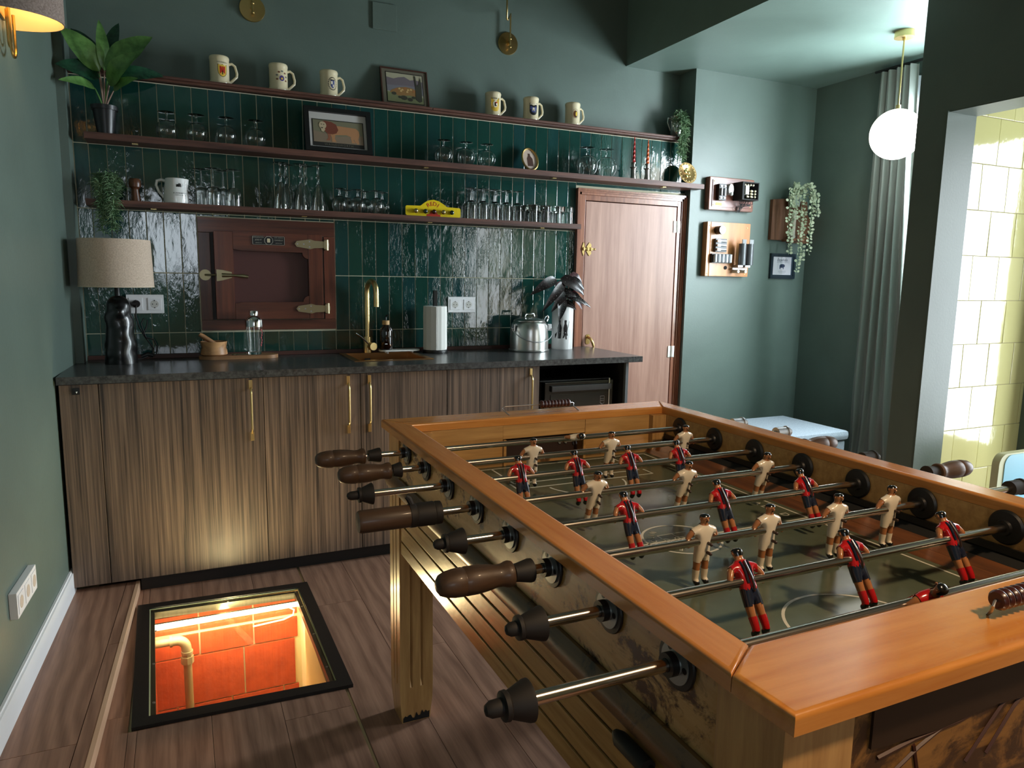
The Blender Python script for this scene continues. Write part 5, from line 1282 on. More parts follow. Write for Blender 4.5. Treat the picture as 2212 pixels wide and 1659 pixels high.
for k, (ex, ez) in enumerate(ends):
    y0 = -.135; sx = ex + r_.uniform(-.01, .01); yy = -.165 - r_.uniform(0, .05)
    pts = [Vector((4.125, y0, 1.88)), Vector((4.125 + (sx - 4.125) * .5, yy + .01, 1.955 + r_.uniform(-.03, .015))), Vector((sx, yy, 1.90 + r_.uniform(-.03, .02)))]
    m_ = 7
    for q in range(1, m_ + 1): pts.append(Vector((sx + (ex - sx) * q / m_ + r_.uniform(-.005, .005), yy + r_.uniform(-.004, .004), pts[2].z + (ez - pts[2].z) * q / m_)))
    gs.tube(pts, .0012, 4)
    for q in range(len(pts) - 1):
        sg = (pts[q + 1] - pts[q]).length; nn = max(2, int(sg / .017))
        for e in range(nn):
            c = pts[q].lerp(pts[q + 1], (e + .5) / nn)
            for s_ in (-1, 1):
                d = Vector((s_ * r_.uniform(.5, 1), r_.uniform(-.9, .3), r_.uniform(-.4, .5))).normalized(); L_ = r_.uniform(.014, .023)
                N = Vector((r_.uniform(-.6, .6), -1, r_.uniform(-.3, .8))).normalized(); sd = d.cross(N).normalized()
                o = c + d * .004; pp_ = [o, o + d * L_ * .35 + sd * L_ * .42, o + d * L_ * .8 + sd * L_ * .38, o + d * L_ * 1.05, o + d * L_ * .8 - sd * L_ * .38, o + d * L_ * .35 - sd * L_ * .42]
                g.add(pp_, [(0, 1, 2, 3), (0, 3, 4, 5)])
build(gs, 'strands', STRING, t); build(g, 'leaves', EUCAL, t, kind='stuff', smooth=0)
# small picture
t = thing('small_framed_print', 'small dark blue framed card with a pig silhouette below the eucalyptus', 'picture', (4.12, -.06, 1.345))
g = G()
for r in minus((4.012, 4.232, 1.345, 1.512), [(4.030, 4.214, 1.363, 1.494)]): g.box(r[0], r[1], -.072, YW - .0004, r[2], r[3])
build(g, 'frame', mat('dark_blue_frame', srgb(30, 44, 54), .35), t, smooth=0)
build(G().box(4.0302, 4.2138, -.066, YW - .0004, 1.3632, 1.4938), 'backing', mat('navy_mount', srgb(38, 54, 66), .4), t)
cd_ = build(G().box(4.036, 4.196, -.0675, -.0662, 1.371, 1.490), 'card', mat('lilac_white_card', srgb(206, 202, 210), .6), t)
g = G(); M = FR((4.116, -.0677, 1.43))
g.prism([(-.024, -.010), (-.022, -.022), (-.017, -.022), (-.015, -.012), (.006, -.012), (.008, -.022), (.013, -.022), (.014, -.010), (.020, -.006), (.024, .002), (.018, .010), (.004, .013), (-.014, .012), (-.024, .004)], 0, .0004, 'xy', 0, M)
text_g(g, 'Española', .026, M @ Matrix.Translation((0, .040, 0)) @ Matrix(((1, .3, 0, 0), (0, 1, 0, 0), (0, 0, 1, 0), (0, 0, 0, 1))), 0, .0002)
g.box(-.050, .050, .024, .0252, 0, .0004, 0, 0, M)
for k in range(3): g.box(-.034 + .008 * (k == 2), .034 - .008 * (k == 2), -.034 - .007 * k, -.0328 - .007 * k, 0, .0004, 0, 0, M)
build(g, 'printing', mat('ink_blue', srgb(36, 50, 78), .6), cd_, smooth=0)

# ------------------------------------------------------------------ wall lamps, pendant, curtain, seat, kitchen chair
for x, z, lab in ((.790, 2.585, 'round brass wall lamp base above the leftmost beer mugs'), (2.143, 2.618, 'round brass wall lamp base with folded swing arm above the yellow-label mug')):
    t = thing('swing_arm_wall_lamp', lab, 'wall lamp', (x, .10, z), 'brass swing arm wall lamps')
    y = .109
    build(G().lathe([(0, .010), (.058, .008), (.060, .004), (.060, 0), (0, 0)], 40, 0, FR((x, y, z), (1, 0, 0), (0, 0, 1))), 'wall_plate', BRASS, t)
    g = G().cyl((x, y - .008, z), (x, y - .035, z), .010, 12); g.tube([(x, y - .034, z - .030), (x, y - .034, z + .040)], .0055, 8)
    g.sph((x, y - .034, z + .016), .008, 8).sph((x, y - .034, z - .026), .008, 8)
    if x > 1: g.tube([(x, y - .034, z + .04), (x, y - .034, z + .135), (x - .004, y - .045, z + .142), (x - .05, y - .11, z + .085), (x - .056, y - .11, z + .088), (x - .056, y - .11, z + .20), (x - .053, y - .11, z + .215), (x - .02, y - .13, z + .235), (x + .05, y - .16, z + .25)], .0045, 8)
    else: g.tube([(x, y - .034, z + .04), (x, y - .034, z + .135), (x + .004, y - .045, z + .142), (x + .05, y - .12, z + .20), (x + .05, y - .14, z + .30)], .0045, 8)
    build(g, 'swing_arm', BRASS, t)
    e = (x + .05, -.06, z + .26) if x > 1 else (x + .05, -.04, z + .31)
    build(G().lathe([(.014, .0), (.030, -.02), (.055, -.09), (.053, -.09), (.028, -.018), (.012, 0)], 24, 0, Matrix.Translation((e[0], e[1], e[2] + .04))), 'lamp_shade', BRASS, t)
# left sconce
SY = -.955; SX = LWX(SY)
t = thing('fabric_sconce', 'lit grey linen half-shade wall lamp with looped brass bracket on the left wall', 'wall lamp', (SX + .03, SY, 2.0))
def dshape(d, w_, n=16): return [(d * math.sin(PI * i / n), -w_ * math.cos(PI * i / n)) for i in range(n + 1)]
out, inn_ = dshape(.172, .125), dshape(.169, .122)
g = G(); vs = []; z0, z1 = 2.095, 2.32
for (o, z) in ((out, z0), (inn_, z0), (inn_, z1), (out, z1)): vs += [(SX + .004 + a, SY + b, z) for a, b in o]
n_ = len(out); fs = []
for r in range(4):
    for i in range(n_ - 1): a, b = r * n_, ((r + 1) % 4) * n_; fs.append((a + i, a + i + 1, b + i + 1, b + i))
g.add(vs, fs, 0); g.m = [0] * (n_ - 1) + [1] * (n_ - 1) + [0] * 2 * (n_ - 1)
build(g, 'shade', [GLINEN, CREAMIN], t)
build(G().box(SX + .002, SX + .010, SY - .05, SY + .05, 2.10, 2.17, 0, .001), 'back_plate', BRASS, t)
g = G()
for dy, rr in ((-.020, .0045), (.010, .0045)):
    pts = [(SX + .012, SY + .03 + dy - .028 * math.cos(a) * 1, 2.02 - .055 * math.sin(a)) for a in [i * PI / 10 for i in range(11)]]
for (hw, zb, dep) in ((.036, 1.985, .030), (.020, 2.015, .022)):
    pts = [(SX + dep, SY + .01 + hw, 2.12)] + [(SX + dep, SY + .01 + hw * math.cos(a), zb + hw - hw * math.sin(a) * 1.0) for a in [i * PI / 12 for i in range(13)]] + [(SX + dep, SY + .01 - hw, 2.12)]
    g.tube(pts, .0048, 8)
build(g, 'loop_bracket', BRASS, t)
bb = build(G().box(SX + .012, SX + .11, SY - .016, SY + .016, 2.135, 2.150, 0, .002).cyl((SX + .09, SY, 2.15), (SX + .09, SY, 2.165), .014, 14), 'lamp_holder', GOLD, t)
build(G().sph((SX + .09, SY, 2.185), .020, 12), 'bulb', mat('warm_bulb', (1, .8, .5, 1), .5, emit=(1, .66, .30, 1), es=12), t)
point('sconce_bulb', (SX + .09, SY, 2.215), 1.6, (1.0, .60, .26), .03)
# pendant
GX, GY = 3.842, -1.066
t = thing('globe_pendant', 'glowing white glass globe pendant on a thin brass rod near the curtain', 'pendant lamp', (GX, GY, 1.98))
build(G().cyl((GX, GY, 2.568), (GX, GY, 2.5995), .048, 32), 'canopy', GOLD, t)
build(G().cyl((GX, GY, 2.556), (GX, GY, 2.568), .009, 12).cyl((GX, GY, 2.235), (GX, GY, 2.556), .0045, 10).cyl((GX, GY, 2.215), (GX, GY, 2.238), .012, 12), 'rod', GOLD, t)
build(G().sph((GX, GY, 2.092), .126, 28), 'globe', mat('lit_opal_glass', (1, .97, .9, 1), .3, emit=(1, .95, .84, 1), es=5.5), t)
# curtain
def curtain(name, x0, y_top, y_bot, ztop, zbot, nf, amp, m_, lab, cat, thick=.0012, seed=1, pinch=None):
    r_ = random.Random(seed); nu, nv = 70, 40; vs = []; fs = []
    ph = [r_.uniform(0, 6.28) for _ in range(4)]
    for j in range(nv + 1):
        v = j / nv; z = ztop + (zbot - ztop) * v
        ya = y_top[0] + (y_bot[0] - y_top[0]) * v; yb = y_top[1] + (y_bot[1] - y_top[1]) * v
        for i in range(nu + 1):
            u = i / nu
            a = amp * (1 - .35 * v) * (math.sin(u * nf * 2 * PI + ph[0] + .7 * math.sin(v * 3 + ph[1])) + .35 * math.sin(u * nf * 4.1 * PI + ph[2] + v * 2))
            if v > .62: a += .018 * (v - .62) * math.sin(u * 9 + v * 14 + ph[3]) * 2.2
            vs.append((x0 + a, ya + (yb - ya) * u + .006 * math.sin(v * 5 + u * 8), z))
    W_ = nu + 1
    for j in range(nv):
        for i in range(nu): a = j * W_ + i; fs.append((a, a + 1, a + 1 + W_, a + W_))
    o = len(vs); vs += [(x - thick, y, z) for x, y, z in vs]; fs += [tuple(i + o for i in f[::-1]) for f in fs]
    return build(G().add(vs, fs), name, m_, label=lab, cat=cat, smooth=60)
curtain('curtain', 4.245, (-.615, -.850), (-.585, -.985), 2.555, .06, 5, .022, CURT, 'long grey satin curtain hanging beside the bright window', 'curtain', seed=4)
SHM, _t, _b = nmat('sheer_white'); setc(_b, 'Base Color', (.85, .88, .95, 1)); setc(_b, 'Roughness', .9); setc(_b, 'Alpha', .55)
curtain('sheer_curtain', 4.300, (-.80, -1.02), (-.80, -1.00), 2.50, .10, 4, .008, SHM, 'thin white sheer curtain in front of the bright window', 'curtain', seed=9)
t = build(G().cyl((4.262, -.56, 2.572), (4.262, -1.54, 2.572), .008, 10).box(4.262, 4.3295, -.62, -.60, 2.565, 2.580).box(4.262, 4.3295, -1.5, -1.48, 2.565, 2.580), 'curtain_rail', BLACK, label='thin dark curtain rail above the grey curtain', cat='curtain rail')
# upholstered box seat
t = thing('upholstered_box_seat', 'grey-blue upholstered box seat behind the table in the corner', 'seat', (3.72, -.55, 0))
build(G().box(3.47, 3.98, -.80, -.30, .004, .395, 0, .012), 'base', POUFM, t)
build(G().box(3.455, 3.995, -.815, -.285, .398, .455, 0, .022), 'lid', POUFM, t)
# kitchen chair with rounded board back
t = thing('kitchen_chair', 'light blue chair with rounded back beyond the opening by the yellow tiles', 'chair', (3.80, -1.95, 0))
CB = mat('chair_light_blue', srgb(140, 196, 216), .4); CE = mat('chair_cream_edge', srgb(206, 206, 170), .5)
build(G().prism(rrect(3.620, 3.98, .330, .592, .05, 8), -1.900, -1.868, 'xz'), 'backrest', CE, t)
build(G().prism(rrect(3.655, 3.975, .335, .586, .045, 8), -1.9035, -1.9005, 'xz'), 'back_panel', CB, t)
build(G().box(3.63, 3.98, -2.26, -1.905, .325, .355, 0, .01), 'seat_panel', CB, t)
for x in (3.65, 3.96):
    for y in (-1.885, -2.24): build(G().cyl((x, y, .001), (x, y, .328), .013, 12), 'leg', CE, t)
t = thing('rolled_handle_lamp_base', 'x', 'x') if False else None
# ------------------------------------------------------------------ football table
TX0, TX1, TY0, TY1 = .950, 1.900, -3.292, -1.772      # outer faces of the body
ZR0, ZR1 = .880, .903
ft = thing('football_table', 'large old wooden football table with green pitch and orange varnished rails', 'football table', (1.425, -2.53, 0))
def railbox(g, poly, z0, z1, b=.006):
    bm = bmesh.new(); n = len(poly)
    lo = [bm.verts.new((x, y, z0)) for x, y in poly]; hi = [bm.verts.new((x, y, z1)) for x, y in poly]
    bm.faces.new(lo[::-1]); top = bm.faces.new(hi)
    for i in range(n): bm.faces.new((lo[i], lo[(i + 1) % n], hi[(i + 1) % n], hi[i]))
    bmesh.ops.bevel(bm, geom=list(top.edges) , offset=b, segments=3, affect='EDGES', profile=.6)
    g.bx = True; g.bm(bm); return g
ox0, ox1, oy0, oy1 = .930, 1.918, -3.316, -1.742; ix0, ix1, iy0, iy1 = .992, 1.856, -3.190, -1.846
E_ = .0006
build(railbox(G(), [(ox0, oy0 + .085), (ix0, iy0 + E_), (ix0, iy1 - E_), (ox0, oy1 - E_)], ZR0, ZR1), 'side_rail', TRAILY, ft)
build(railbox(G(), [(ix1, iy0 + E_), (ox1, oy0 + .085), (ox1, oy1 - E_), (ix1, iy1 - E_)], ZR0, ZR1), 'side_rail', TRAILY, ft)
build(railbox(G(), [(ox0, oy1), (ix0, iy1), (ix1, iy1), (ox1, oy1)], ZR0, ZR1), 'end_rail', TRAILX, ft)
build(railbox(G(), [(ox0 + .004, oy0), (ox1 - .004, oy0), (ox1, oy0 + .084), (ix1, iy0), (ix0, iy0), (ox0, oy0 + .084)], ZR0, ZR1, .007), 'end_rail', TRAILX, ft)
# side panels
build(G().box(TX0, ix0 - .003, TY0 + .10, TY1 - .10, .757, ZR0 - .0005), 'side_board', TSIDE, ft)
build(G().box(ix1 + .003, TX1, TY0 + .10, TY1 - .10, .757, ZR0 - .0005), 'side_board', TSIDE, ft)
build(G().box(ix0 - .002, ix0 + .0, TY0 + .10, TY1 - .10, .757, ZR0 - .0005), 'inner_lining', TEND, ft)
build(G().box(ix1 - .0, ix1 + .0022, TY0 + .10, TY1 - .10, .757, ZR0 - .0005), 'inner_lining', TEND, ft)
for sx, s_ in ((TX0, -1), (TX1, 1)):
    g = G(); poly = [(sx + .01 * -s_, .756), (sx + s_ * .006, .756), (sx + s_ * .016, .744), (sx + s_ * .019, .728), (sx + s_ * .014, .714), (sx + -s_ * .01, .714)]
    g.prism([(p[1], p[0]) for p in poly], TY0 + .002, TY1 - .002, 'xy')
    g.v = [(v[1], v[2], v[0]) for v in g.v]
    build(g, 'ledge_moulding', TDARK, ft, 'dark worn side moulding')
    zs = [.533, .574, .624, .671, .714]
    build(G().box(min(sx, sx - s_ * .012) + (0.004 if s_ < 0 else 0), max(sx, sx - s_ * .012) - (0.004 if s_ > 0 else 0), TY0 + .11, TY1 - .11, .533, .713), 'apron_backing', TDARK, ft)
    for k in range(4):
        build(G().box(min(sx, sx + s_ * -.0035) - .0005, max(sx, sx + s_ * -.0035) + .0005, TY0 + .103, TY1 - .103, zs[k] + .003, zs[k + 1] - .003, 0, .0015), 'slat', TSLAT, ft)
# end panels
build(G().box(TX0 + .10, TX1 - .10, TY1 - .020, TY1 - .006, .50, ZR0 - .0005), 'end_board', TEND, ft)
build(G().box(TX0 + .10, TX1 - .10, TY0 + .008, TY0 + .022, .50, ZR0 - .0005), 'end_board', TENDN, ft, 'dark stained near end board')
WORN = mat('worn_dark_plate', srgb(40, 28, 18), .45)
build(G().prism([(1.085, .866), (1.70, .866), (1.70, .800), (1.55, .806), (1.42, .798), (1.30, .806), (1.20, .800), (1.085, .806)], TY0 + .0045, TY0 + .0078, 'xz'), 'worn_name_panel', WORN, ft, 'dark worn plate under the near rail')
g = G(); INK = mat('burnt_brown_ink', srgb(62, 26, 14), .5)
for pts in ([(1.10, .790), (1.16, .797), (1.24, .800), (1.33, .815), (1.42, .822)], [(1.12, .76), (1.17, .785), (1.21, .800)], [(1.26, .74), (1.30, .78), (1.335, .812)], [(1.30, .74), (1.345, .79), (1.37, .81)], [(1.09, .77), (1.13, .74)], [(1.16, .79), (1.175, .74)]):
    g.tube([(x, TY0 + .0075, z) for x, z in pts], .0028, 5)
build(g, 'burnt_marks', INK, ft)
# legs
for lx, ly in ((TX0 - .004, TY1 - .098), (TX0 - .004, TY0 - .002), (TX1 - .096, TY1 - .098), (TX1 - .096, TY0 - .002)):
    w_ = .100; gr = .006
    P = []
    def side(a, b, n, ps):    # grooves along an edge of the square section
        a, b, n = Vector(a), Vector(b), Vector(n); o = [a]
        for q in ps: o += [a.lerp(b, q - .045), a.lerp(b, q) + n * gr, a.lerp(b, q + .045)]
        return o
    c = [(lx, ly), (lx + w_, ly), (lx + w_, ly + w_), (lx, ly + w_)]
    for i, n_ in enumerate(((0, 1), (-1, 0), (0, -1), (1, 0))): P += side(c[i], c[(i + 1) % 4], n_, (.34, .66))
    P = [(p[0], p[1]) for p in P]
    ctr = (lx + w_ / 2, ly + w_ / 2)
    def sect(k): return [(ctr[0] + (p[0] - ctr[0]) * k, ctr[1] + (p[1] - ctr[1]) * k) for p in P]
    g = G(); n = len(P)
    plain = []
    for i in range(4):
        a, b = Vector(c[i]), Vector(c[(i + 1) % 4]); plain += [a]
        for q in (.34, .66): plain += [a.lerp(b, q - .045), a.lerp(b, q), a.lerp(b, q + .045)]
    levels = [(.72, plain, 1.0), (.70, P, 1.0), (.14, P, 1.0), (.115, plain, 1.0), (.075, plain, .985), (.0008, plain, .86)]
    top = .712 if True else 0
    vs = []
    for z, pl_, k in [(.8795, plain, 1.0)] + levels:
        for p in pl_: vs.append((ctr[0] + (p[0] - ctr[0]) * k, ctr[1] + (p[1] - ctr[1]) * k, z))
    fs = []
    for L_ in range(6):
        for i in range(n): a, b = L_ * n + i, L_ * n + (i + 1) % n; fs.append((a, b, b + n, a + n))
    tri = tessellate_polygon([[Vector((p[0], p[1], 0)) for p in plain]])
    fs += [tuple(q) for q in tri]; fs += [tuple(i + 6 * n for i in q) for q in tessellate_polygon([[Vector((p[0], p[1], 0)) for p in plain]])]
    g.add(vs, fs); lg_ = build(g, 'leg', TLEG, ft, smooth=25)
    # black worn foot paint
    g = G(); r_ = random.Random(3)
    xs = [lx + .010 + .081 * i / 14 for i in range(15)]
    poly = [(xs[0], .003)] + [(x, .012 + .022 * r_.random()) for x in xs] + [(xs[-1], .003)]
    g.prism(poly, 0, .0006, 'xz')
    g.v = [(x, ly + .0018 + (.0042 if z < .005 else .0042 - z * .088) + y, z) for x, y, z in g.v]
    build(g, 'scuffed_black_paint', BLACKM, lg_, smooth=0)
# playfield
FZ = .755
fx0, fx1, fy0, fy1 = .993, 1.855, -3.189, -1.847
build(G().box(1.055, 1.790, fy0, fy1, FZ - .012, FZ), 'pitch', FIELD, ft)
for s_, xa, xb in ((1, 1.7905, 1.8545), (-1, 1.0545, .9945)):
    for k in range(3):
        a = xa + (xb - xa) * k / 3; b = xa + (xb - xa) * (k + 1) / 3 - s_ * .0008
        za = FZ + .046 * k / 3; zb = FZ + .046 * (k + 1) / 3
        g = G().prism([(a, za - .010), (b, zb - .010), (b, zb), (a, za)], fy0, fy1, 'xz')
        build(g, 'bank_strip' if k < 2 else 'gutter_strip', TBANK if k < 2 else BLACKM, ft)
    build(G().box(min(xb, xb - s_ * .006), max(xb, xb - s_ * .006), fy0, fy1, FZ + .046, FZ + .060), 'corner_fillet', BLACK, ft)
LZ = FZ + .0004
g = G()
def seg(g, a, b, w_=.0055):
    a, b = Vector(a), Vector(b); d = (b - a).normalized(); n = Vector((-d.y, d.x)) * w_ / 2
    g.prism([tuple(a + n), tuple(b + n), tuple(b - n), tuple(a - n)], LZ - .0002, LZ, 'xy')
def arcseg(g, c, r, a0, a1, w_=.0055, n=32):
    o = [(c[0] + (r + w_ / 2) * math.cos(a0 + (a1 - a0) * i / n), c[1] + (r + w_ / 2) * math.sin(a0 + (a1 - a0) * i / n)) for i in range(n + 1)]
    q = [(c[0] + (r - w_ / 2) * math.cos(a0 + (a1 - a0) * i / n), c[1] + (r - w_ / 2) * math.sin(a0 + (a1 - a0) * i / n)) for i in range(n + 1)]
    vs = [(x, y, LZ) for x, y in o + q]; g.add(vs, [(i, i + 1, i + n + 2, i + n + 1) for i in range(n)])
sx0, sx1, CYm = 1.075, 1.770, -2.560
seg(g, (sx0, -1.872), (sx1, -1.872)); seg(g, (sx1, -1.872), (sx1, -3.18)); seg(g, (sx0, -1.872), (sx0, -3.18)); seg(g, (sx0, CYm), (sx1, CYm))
for x0, x1, y in ((1.228, 1.640, -2.035), (1.215, 1.655, -2.085)): seg(g, (x0, y), (x1, y))
seg(g, (1.228, -1.872), (1.228, -2.035)); seg(g, (1.640, -1.872), (1.640, -2.035)); seg(g, (1.215, -2.035), (1.215, -2.085)); seg(g, (1.655, -2.035), (1.655, -2.085))
arcseg(g, (1.420, -2.085), .118, PI + .15, 2 * PI - .15)
arcseg(g, (1.392, CYm), .086, 0, 2 * PI, n=48)
arcseg(g, (1.415, -3.01), .125, .15, PI - .15); arcseg(g, (1.415, -3.01), .125, PI - .15, PI + .5)
build(g, 'pitch_lines', LINEW, ft)
g = G(); zt = LZ + .0001
for i, ch in enumerate('FUTBOLIN'):
    a = math.radians(232) - i * math.radians(15.5); text_g(g, ch, .020, Matrix.Translation((1.392 + .066 * math.cos(a), CYm + .066 * math.sin(a), zt)) @ Matrix.Rotation(a - PI / 2, 4, 'Z'), 0, .0001)
for p in (((1.352, -2.525), (1.352, -2.590)), ((1.352, -2.525), (1.430, -2.525)), ((1.430, -2.525), (1.430, -2.590)), ((1.352, -2.590), (1.430, -2.590)), ((1.391, -2.525), (1.391, -2.590))):
    seg(g, p[0], p[1], .0018)
arcseg(g, (1.391, -2.5575), .012, 0, 2 * PI, .0018); arcseg(g, (1.352, -2.5575), .012, -PI / 2, PI / 2, .0018); arcseg(g, (1.430, -2.5575), .012, PI / 2, 1.5 * PI, .0018)
text_g(g, 'PAL', .016, Matrix.Translation((1.375, -2.606, zt)), 0, .0001)
for i, ch in enumerate('VAL'): text_g(g, ch, .030, Matrix.Translation((1.735, -2.40 - .026 * i, zt)) @ Matrix.Rotation(-PI / 2, 4, 'Z'), 0, .0001)
for i, ch in enumerate('DEP'): text_g(g, ch, .030, Matrix.Translation((1.735, -2.52 - .08 * i, zt)) @ Matrix.Rotation(-PI / 2, 4, 'Z'), 0, .0001)
build(g, 'pitch_lettering', LINEW, ft)
# inner end walls and goals
for ye, s_ in ((-1.8475, 1), (-3.1885, -1)):
    ya, yb = sorted((ye, ye + s_ * .012))
    for x0, x1 in ((fx0, 1.275), (1.560, fx1)): build(G().box(x0 + .001, x1, ya, yb, FZ, ZR0 - .0005), 'inner_end_wall', TEND, ft)
    build(G().box(1.2755, 1.5595, ya, yb, .838, ZR0 - .0005), 'goal_lintel', TEND, ft)
    yy = sorted((ye + s_ * .012, ye + s_ * .05))
    build(G().box(1.2755, 1.5595, yy[1] - .004, yy[1], FZ, .838), 'goal_back', mat('dark_goal', srgb(48, 30, 22), .6) if s_ > 0 else bpy.data.materials['dark_goal'], ft)
    for x in (1.2755, 1.5515): build(G().box(x, x + .008, min(ye - s_ * .008, ye), max(ye - s_ * .008, ye), FZ + .001, .836), 'goal_post', TEND, ft)
# hole for ball release on the left apron
g = G().tube([(TX0 - .012, -3.005, .690), (TX0 - .014, -3.02, .690), (TX0 - .014, -3.085, .690)], [.006, .012, .012], 12)
g.tube([(TX0 - .010, -3.085, .690), (TX0 - .012, -3.112, .688)], .004, 8)
build(g, 'release_knob', RUBBER, ft, 'black ball release knob')
# bead score counters
for (x0, x1, y, b0, nb, rb, dirn, yo) in ((1.300, 1.545, -1.795, 1.430, 9, .0125, 1, .02), (1.318, 1.565, -3.262, 1.330, 9, .0130, 1, -.012)):
    sc = build(G().tube([(x0 + .012, y - yo, ZR1 - .002), (x0, y, ZR1 + .012), (x0 - .004, y + yo * .3, ZR1 + .020), (x0 + .004, y, ZR1 + .024), (x1 - .004, y, ZR1 + .024), (x1 + .004, y + yo * .3, ZR1 + .020), (x1, y, ZR1 + .012), (x1 + .012, y - yo, ZR1 - .002)], .0019, 8), 'score_wire', STEELW, ft)
    for k in range(nb):
        xc = b0 + k * .0118; build(G().lathe([(.002, -.0052), (rb * .8, -.0050), (rb, -.001), (rb, .001), (rb * .8, .0050), (.002, .0052)], 20, 0, Matrix.Translation((xc, y, ZR1 + .024)) @ Matrix.Rotation(PI / 2, 4, 'Y')), 'bead', BEAD, sc)
# ------------------------------------------------------------------ player figure (one skinned body, painted kit as its children)
def make_player():
    V = [(0, 0, -.016), (0, 0, .002), (0, -.001, .017), (0, 0, .0285), (0, 0, .0345), (0, -.001, .0440), (0, 0, .0520),
         (.0085, 0, -.026), (.0095, 0, -.050), (.010, .0005, -.074), (.0105, -.010, -.0805),
         (-.0085, 0, -.026), (-.0095, 0, -.050), (-.010, .0005, -.074), (-.0105, -.010, -.0805),
         (.0135, 0, .0225), (.0235, .001, .0200), (.0325, .004, .0065), (.0335, -.004, -.0090),
         (-.0135, 0, .0225), (-.0235, .001, .0200), (-.0325, .004, .0065), (-.0335, -.004, -.0090)]
    Rr = [.0115, .0115, .0125, .0105, .0060, .0105, .0092, .0090, .0074, .0060, .0052, .0090, .0074, .0060, .0052, .0092, .0068, .0052, .0044, .0092, .0068, .0052, .0044]
    Ed = [(0, 1), (1, 2), (2, 3), (3, 4), (4, 5), (5, 6), (0, 7), (7, 8), (8, 9), (9, 10), (0, 11), (11, 12), (12, 13), (13, 14), (2, 15), (15, 16), (16, 17), (17, 18), (2, 19), (19, 20), (20, 21), (21, 22)]
    me = bpy.data.meshes.new('p'); me.from_pydata(V, Ed, []); o = bpy.data.objects.new('p', me); COL.objects.link(o)
    md = o.modifiers.new('s', 'SKIN'); md.use_smooth_shade = True
    for i, r in enumerate(Rr): me.skin_vertices[0].data[i].radius = (r, r * .88)
    me.skin_vertices[0].data[0].use_root = True
    sb = o.modifiers.new('b', 'SUBSURF'); sb.levels = 2; sb.render_levels = 2
    dg = bpy.context.evaluated_depsgraph_get(); ev = o.evaluated_get(dg); m2 = bpy.data.meshes.new_from_object(ev)
    vs = [v.co.copy() for v in m2.vertices]; ns = [v.normal.copy() for v in m2.vertices]; fs = [tuple(p.vertices) for p in m2.polygons]
    bpy.data.objects.remove(o); bpy.data.meshes.remove(me); bpy.data.meshes.remove(m2)
    return vs, ns, fs
PV, PN, PF = make_player()
def part_of(test, lift):
    keep = [f for f in PF if test(sum((PV[i] for i in f), Vector()) / len(f))]
    used = sorted({i for f in keep for i in f}); mp = {k: n for n, k in enumerate(used)}
    return G().add([PV[i] + PN[i] * lift for i in used], [tuple(mp[i] for i in f) for f in keep])
def T_hair(c): return c.z > .0475 or (c.z > .0395 and c.y > .0015)
def T_shirt(c): return -.013 < c.z <= .0325 and abs(c.x) < .0245 and (c.z > -.0 or abs(c.x) < .0155)
def T_shorts(c): return -.037 < c.z <= -.011 and abs(c.x) < .0195
def T_socks(c): return -.0765 < c.z <= -.054
def T_boots(c): return c.z <= -.0745
PMESH = {}
PMESH['body'] = G().add(PV, PF)
for sx_ in (-1, 1): PMESH['body'].sph((sx_ * .0034, -.0093, .0455), .0011, 5, 1)
PMESH['body'].sph((0, -.0102, .0430), .0018, 6, 0, (1, 1.2, 1.4)); PMESH['body'].box(-.0022, .0022, -.0096, -.0070, .0392, .0399, 1)
for sx_ in (-1, 1): PMESH['body'].sph((sx_ * .0094, .0, .0438), .0018, 6, 0, (.6, 1, 1.3))
PB = PMESH['body'].mesh('body', [SKIN, FBLACK], 60)
PH = part_of(T_hair, .0010).mesh('hair', FBLACK, 70)
PS = part_of(T_shirt, .0010).mesh('shirt', FWHITE, 70); PSR = PS.copy(); PSR.materials[0] = FRED
PSH = part_of(T_shorts, .0008).mesh('shorts', FWHITE, 70); PSHB = PSH.copy(); PSHB.materials[0] = FBLUE
PK = part_of(T_socks, .0007).mesh('socks', FWHITE, 70); PKR = PK.copy(); PKR.materials[0] = FRED
PBT = part_of(T_boots, .0009).mesh('boots', FBLACK, 70)
g = G()
for z in (-.001, -.019): g.cyl((.004, -.010, z), (.0045, -.0185, z), .0030, 10); g.sph((.0045, -.0185, z), .0033, 8)
PST = g.mesh('bolts', mat('dark_bolt', srgb(52, 34, 26), .4))
g = G().tube([(.001, .0115, .030), (.0005, .0140, .016), (0, .0155, .004), (0, .0155, -.008), (0, .0120, -.018)], [.0017, .002, .0022, .0022, .0018], 8)
PBS = g.mesh('back_strap', mat('dark_strap', srgb(48, 34, 30), .3, coat=.4))
g = G()
for sx_ in (-1, 1): g.tube([(sx_ * .0070, .0078, .0300), (sx_ * .0062, .0120, .0200), (sx_ * .0054, .0122, .0080), (sx_ * .0050, .0112, -.0040)], .0019, 6)
PSTR = g.mesh('shirt_stripes', FBLUE)
def add_part(name, me, parent):
    o = bpy.data.objects.new(name, me); COL.objects.link(o); o.parent = parent; OFF[o.name] = Vector((0, 0, 0)); return o
RZ = .849
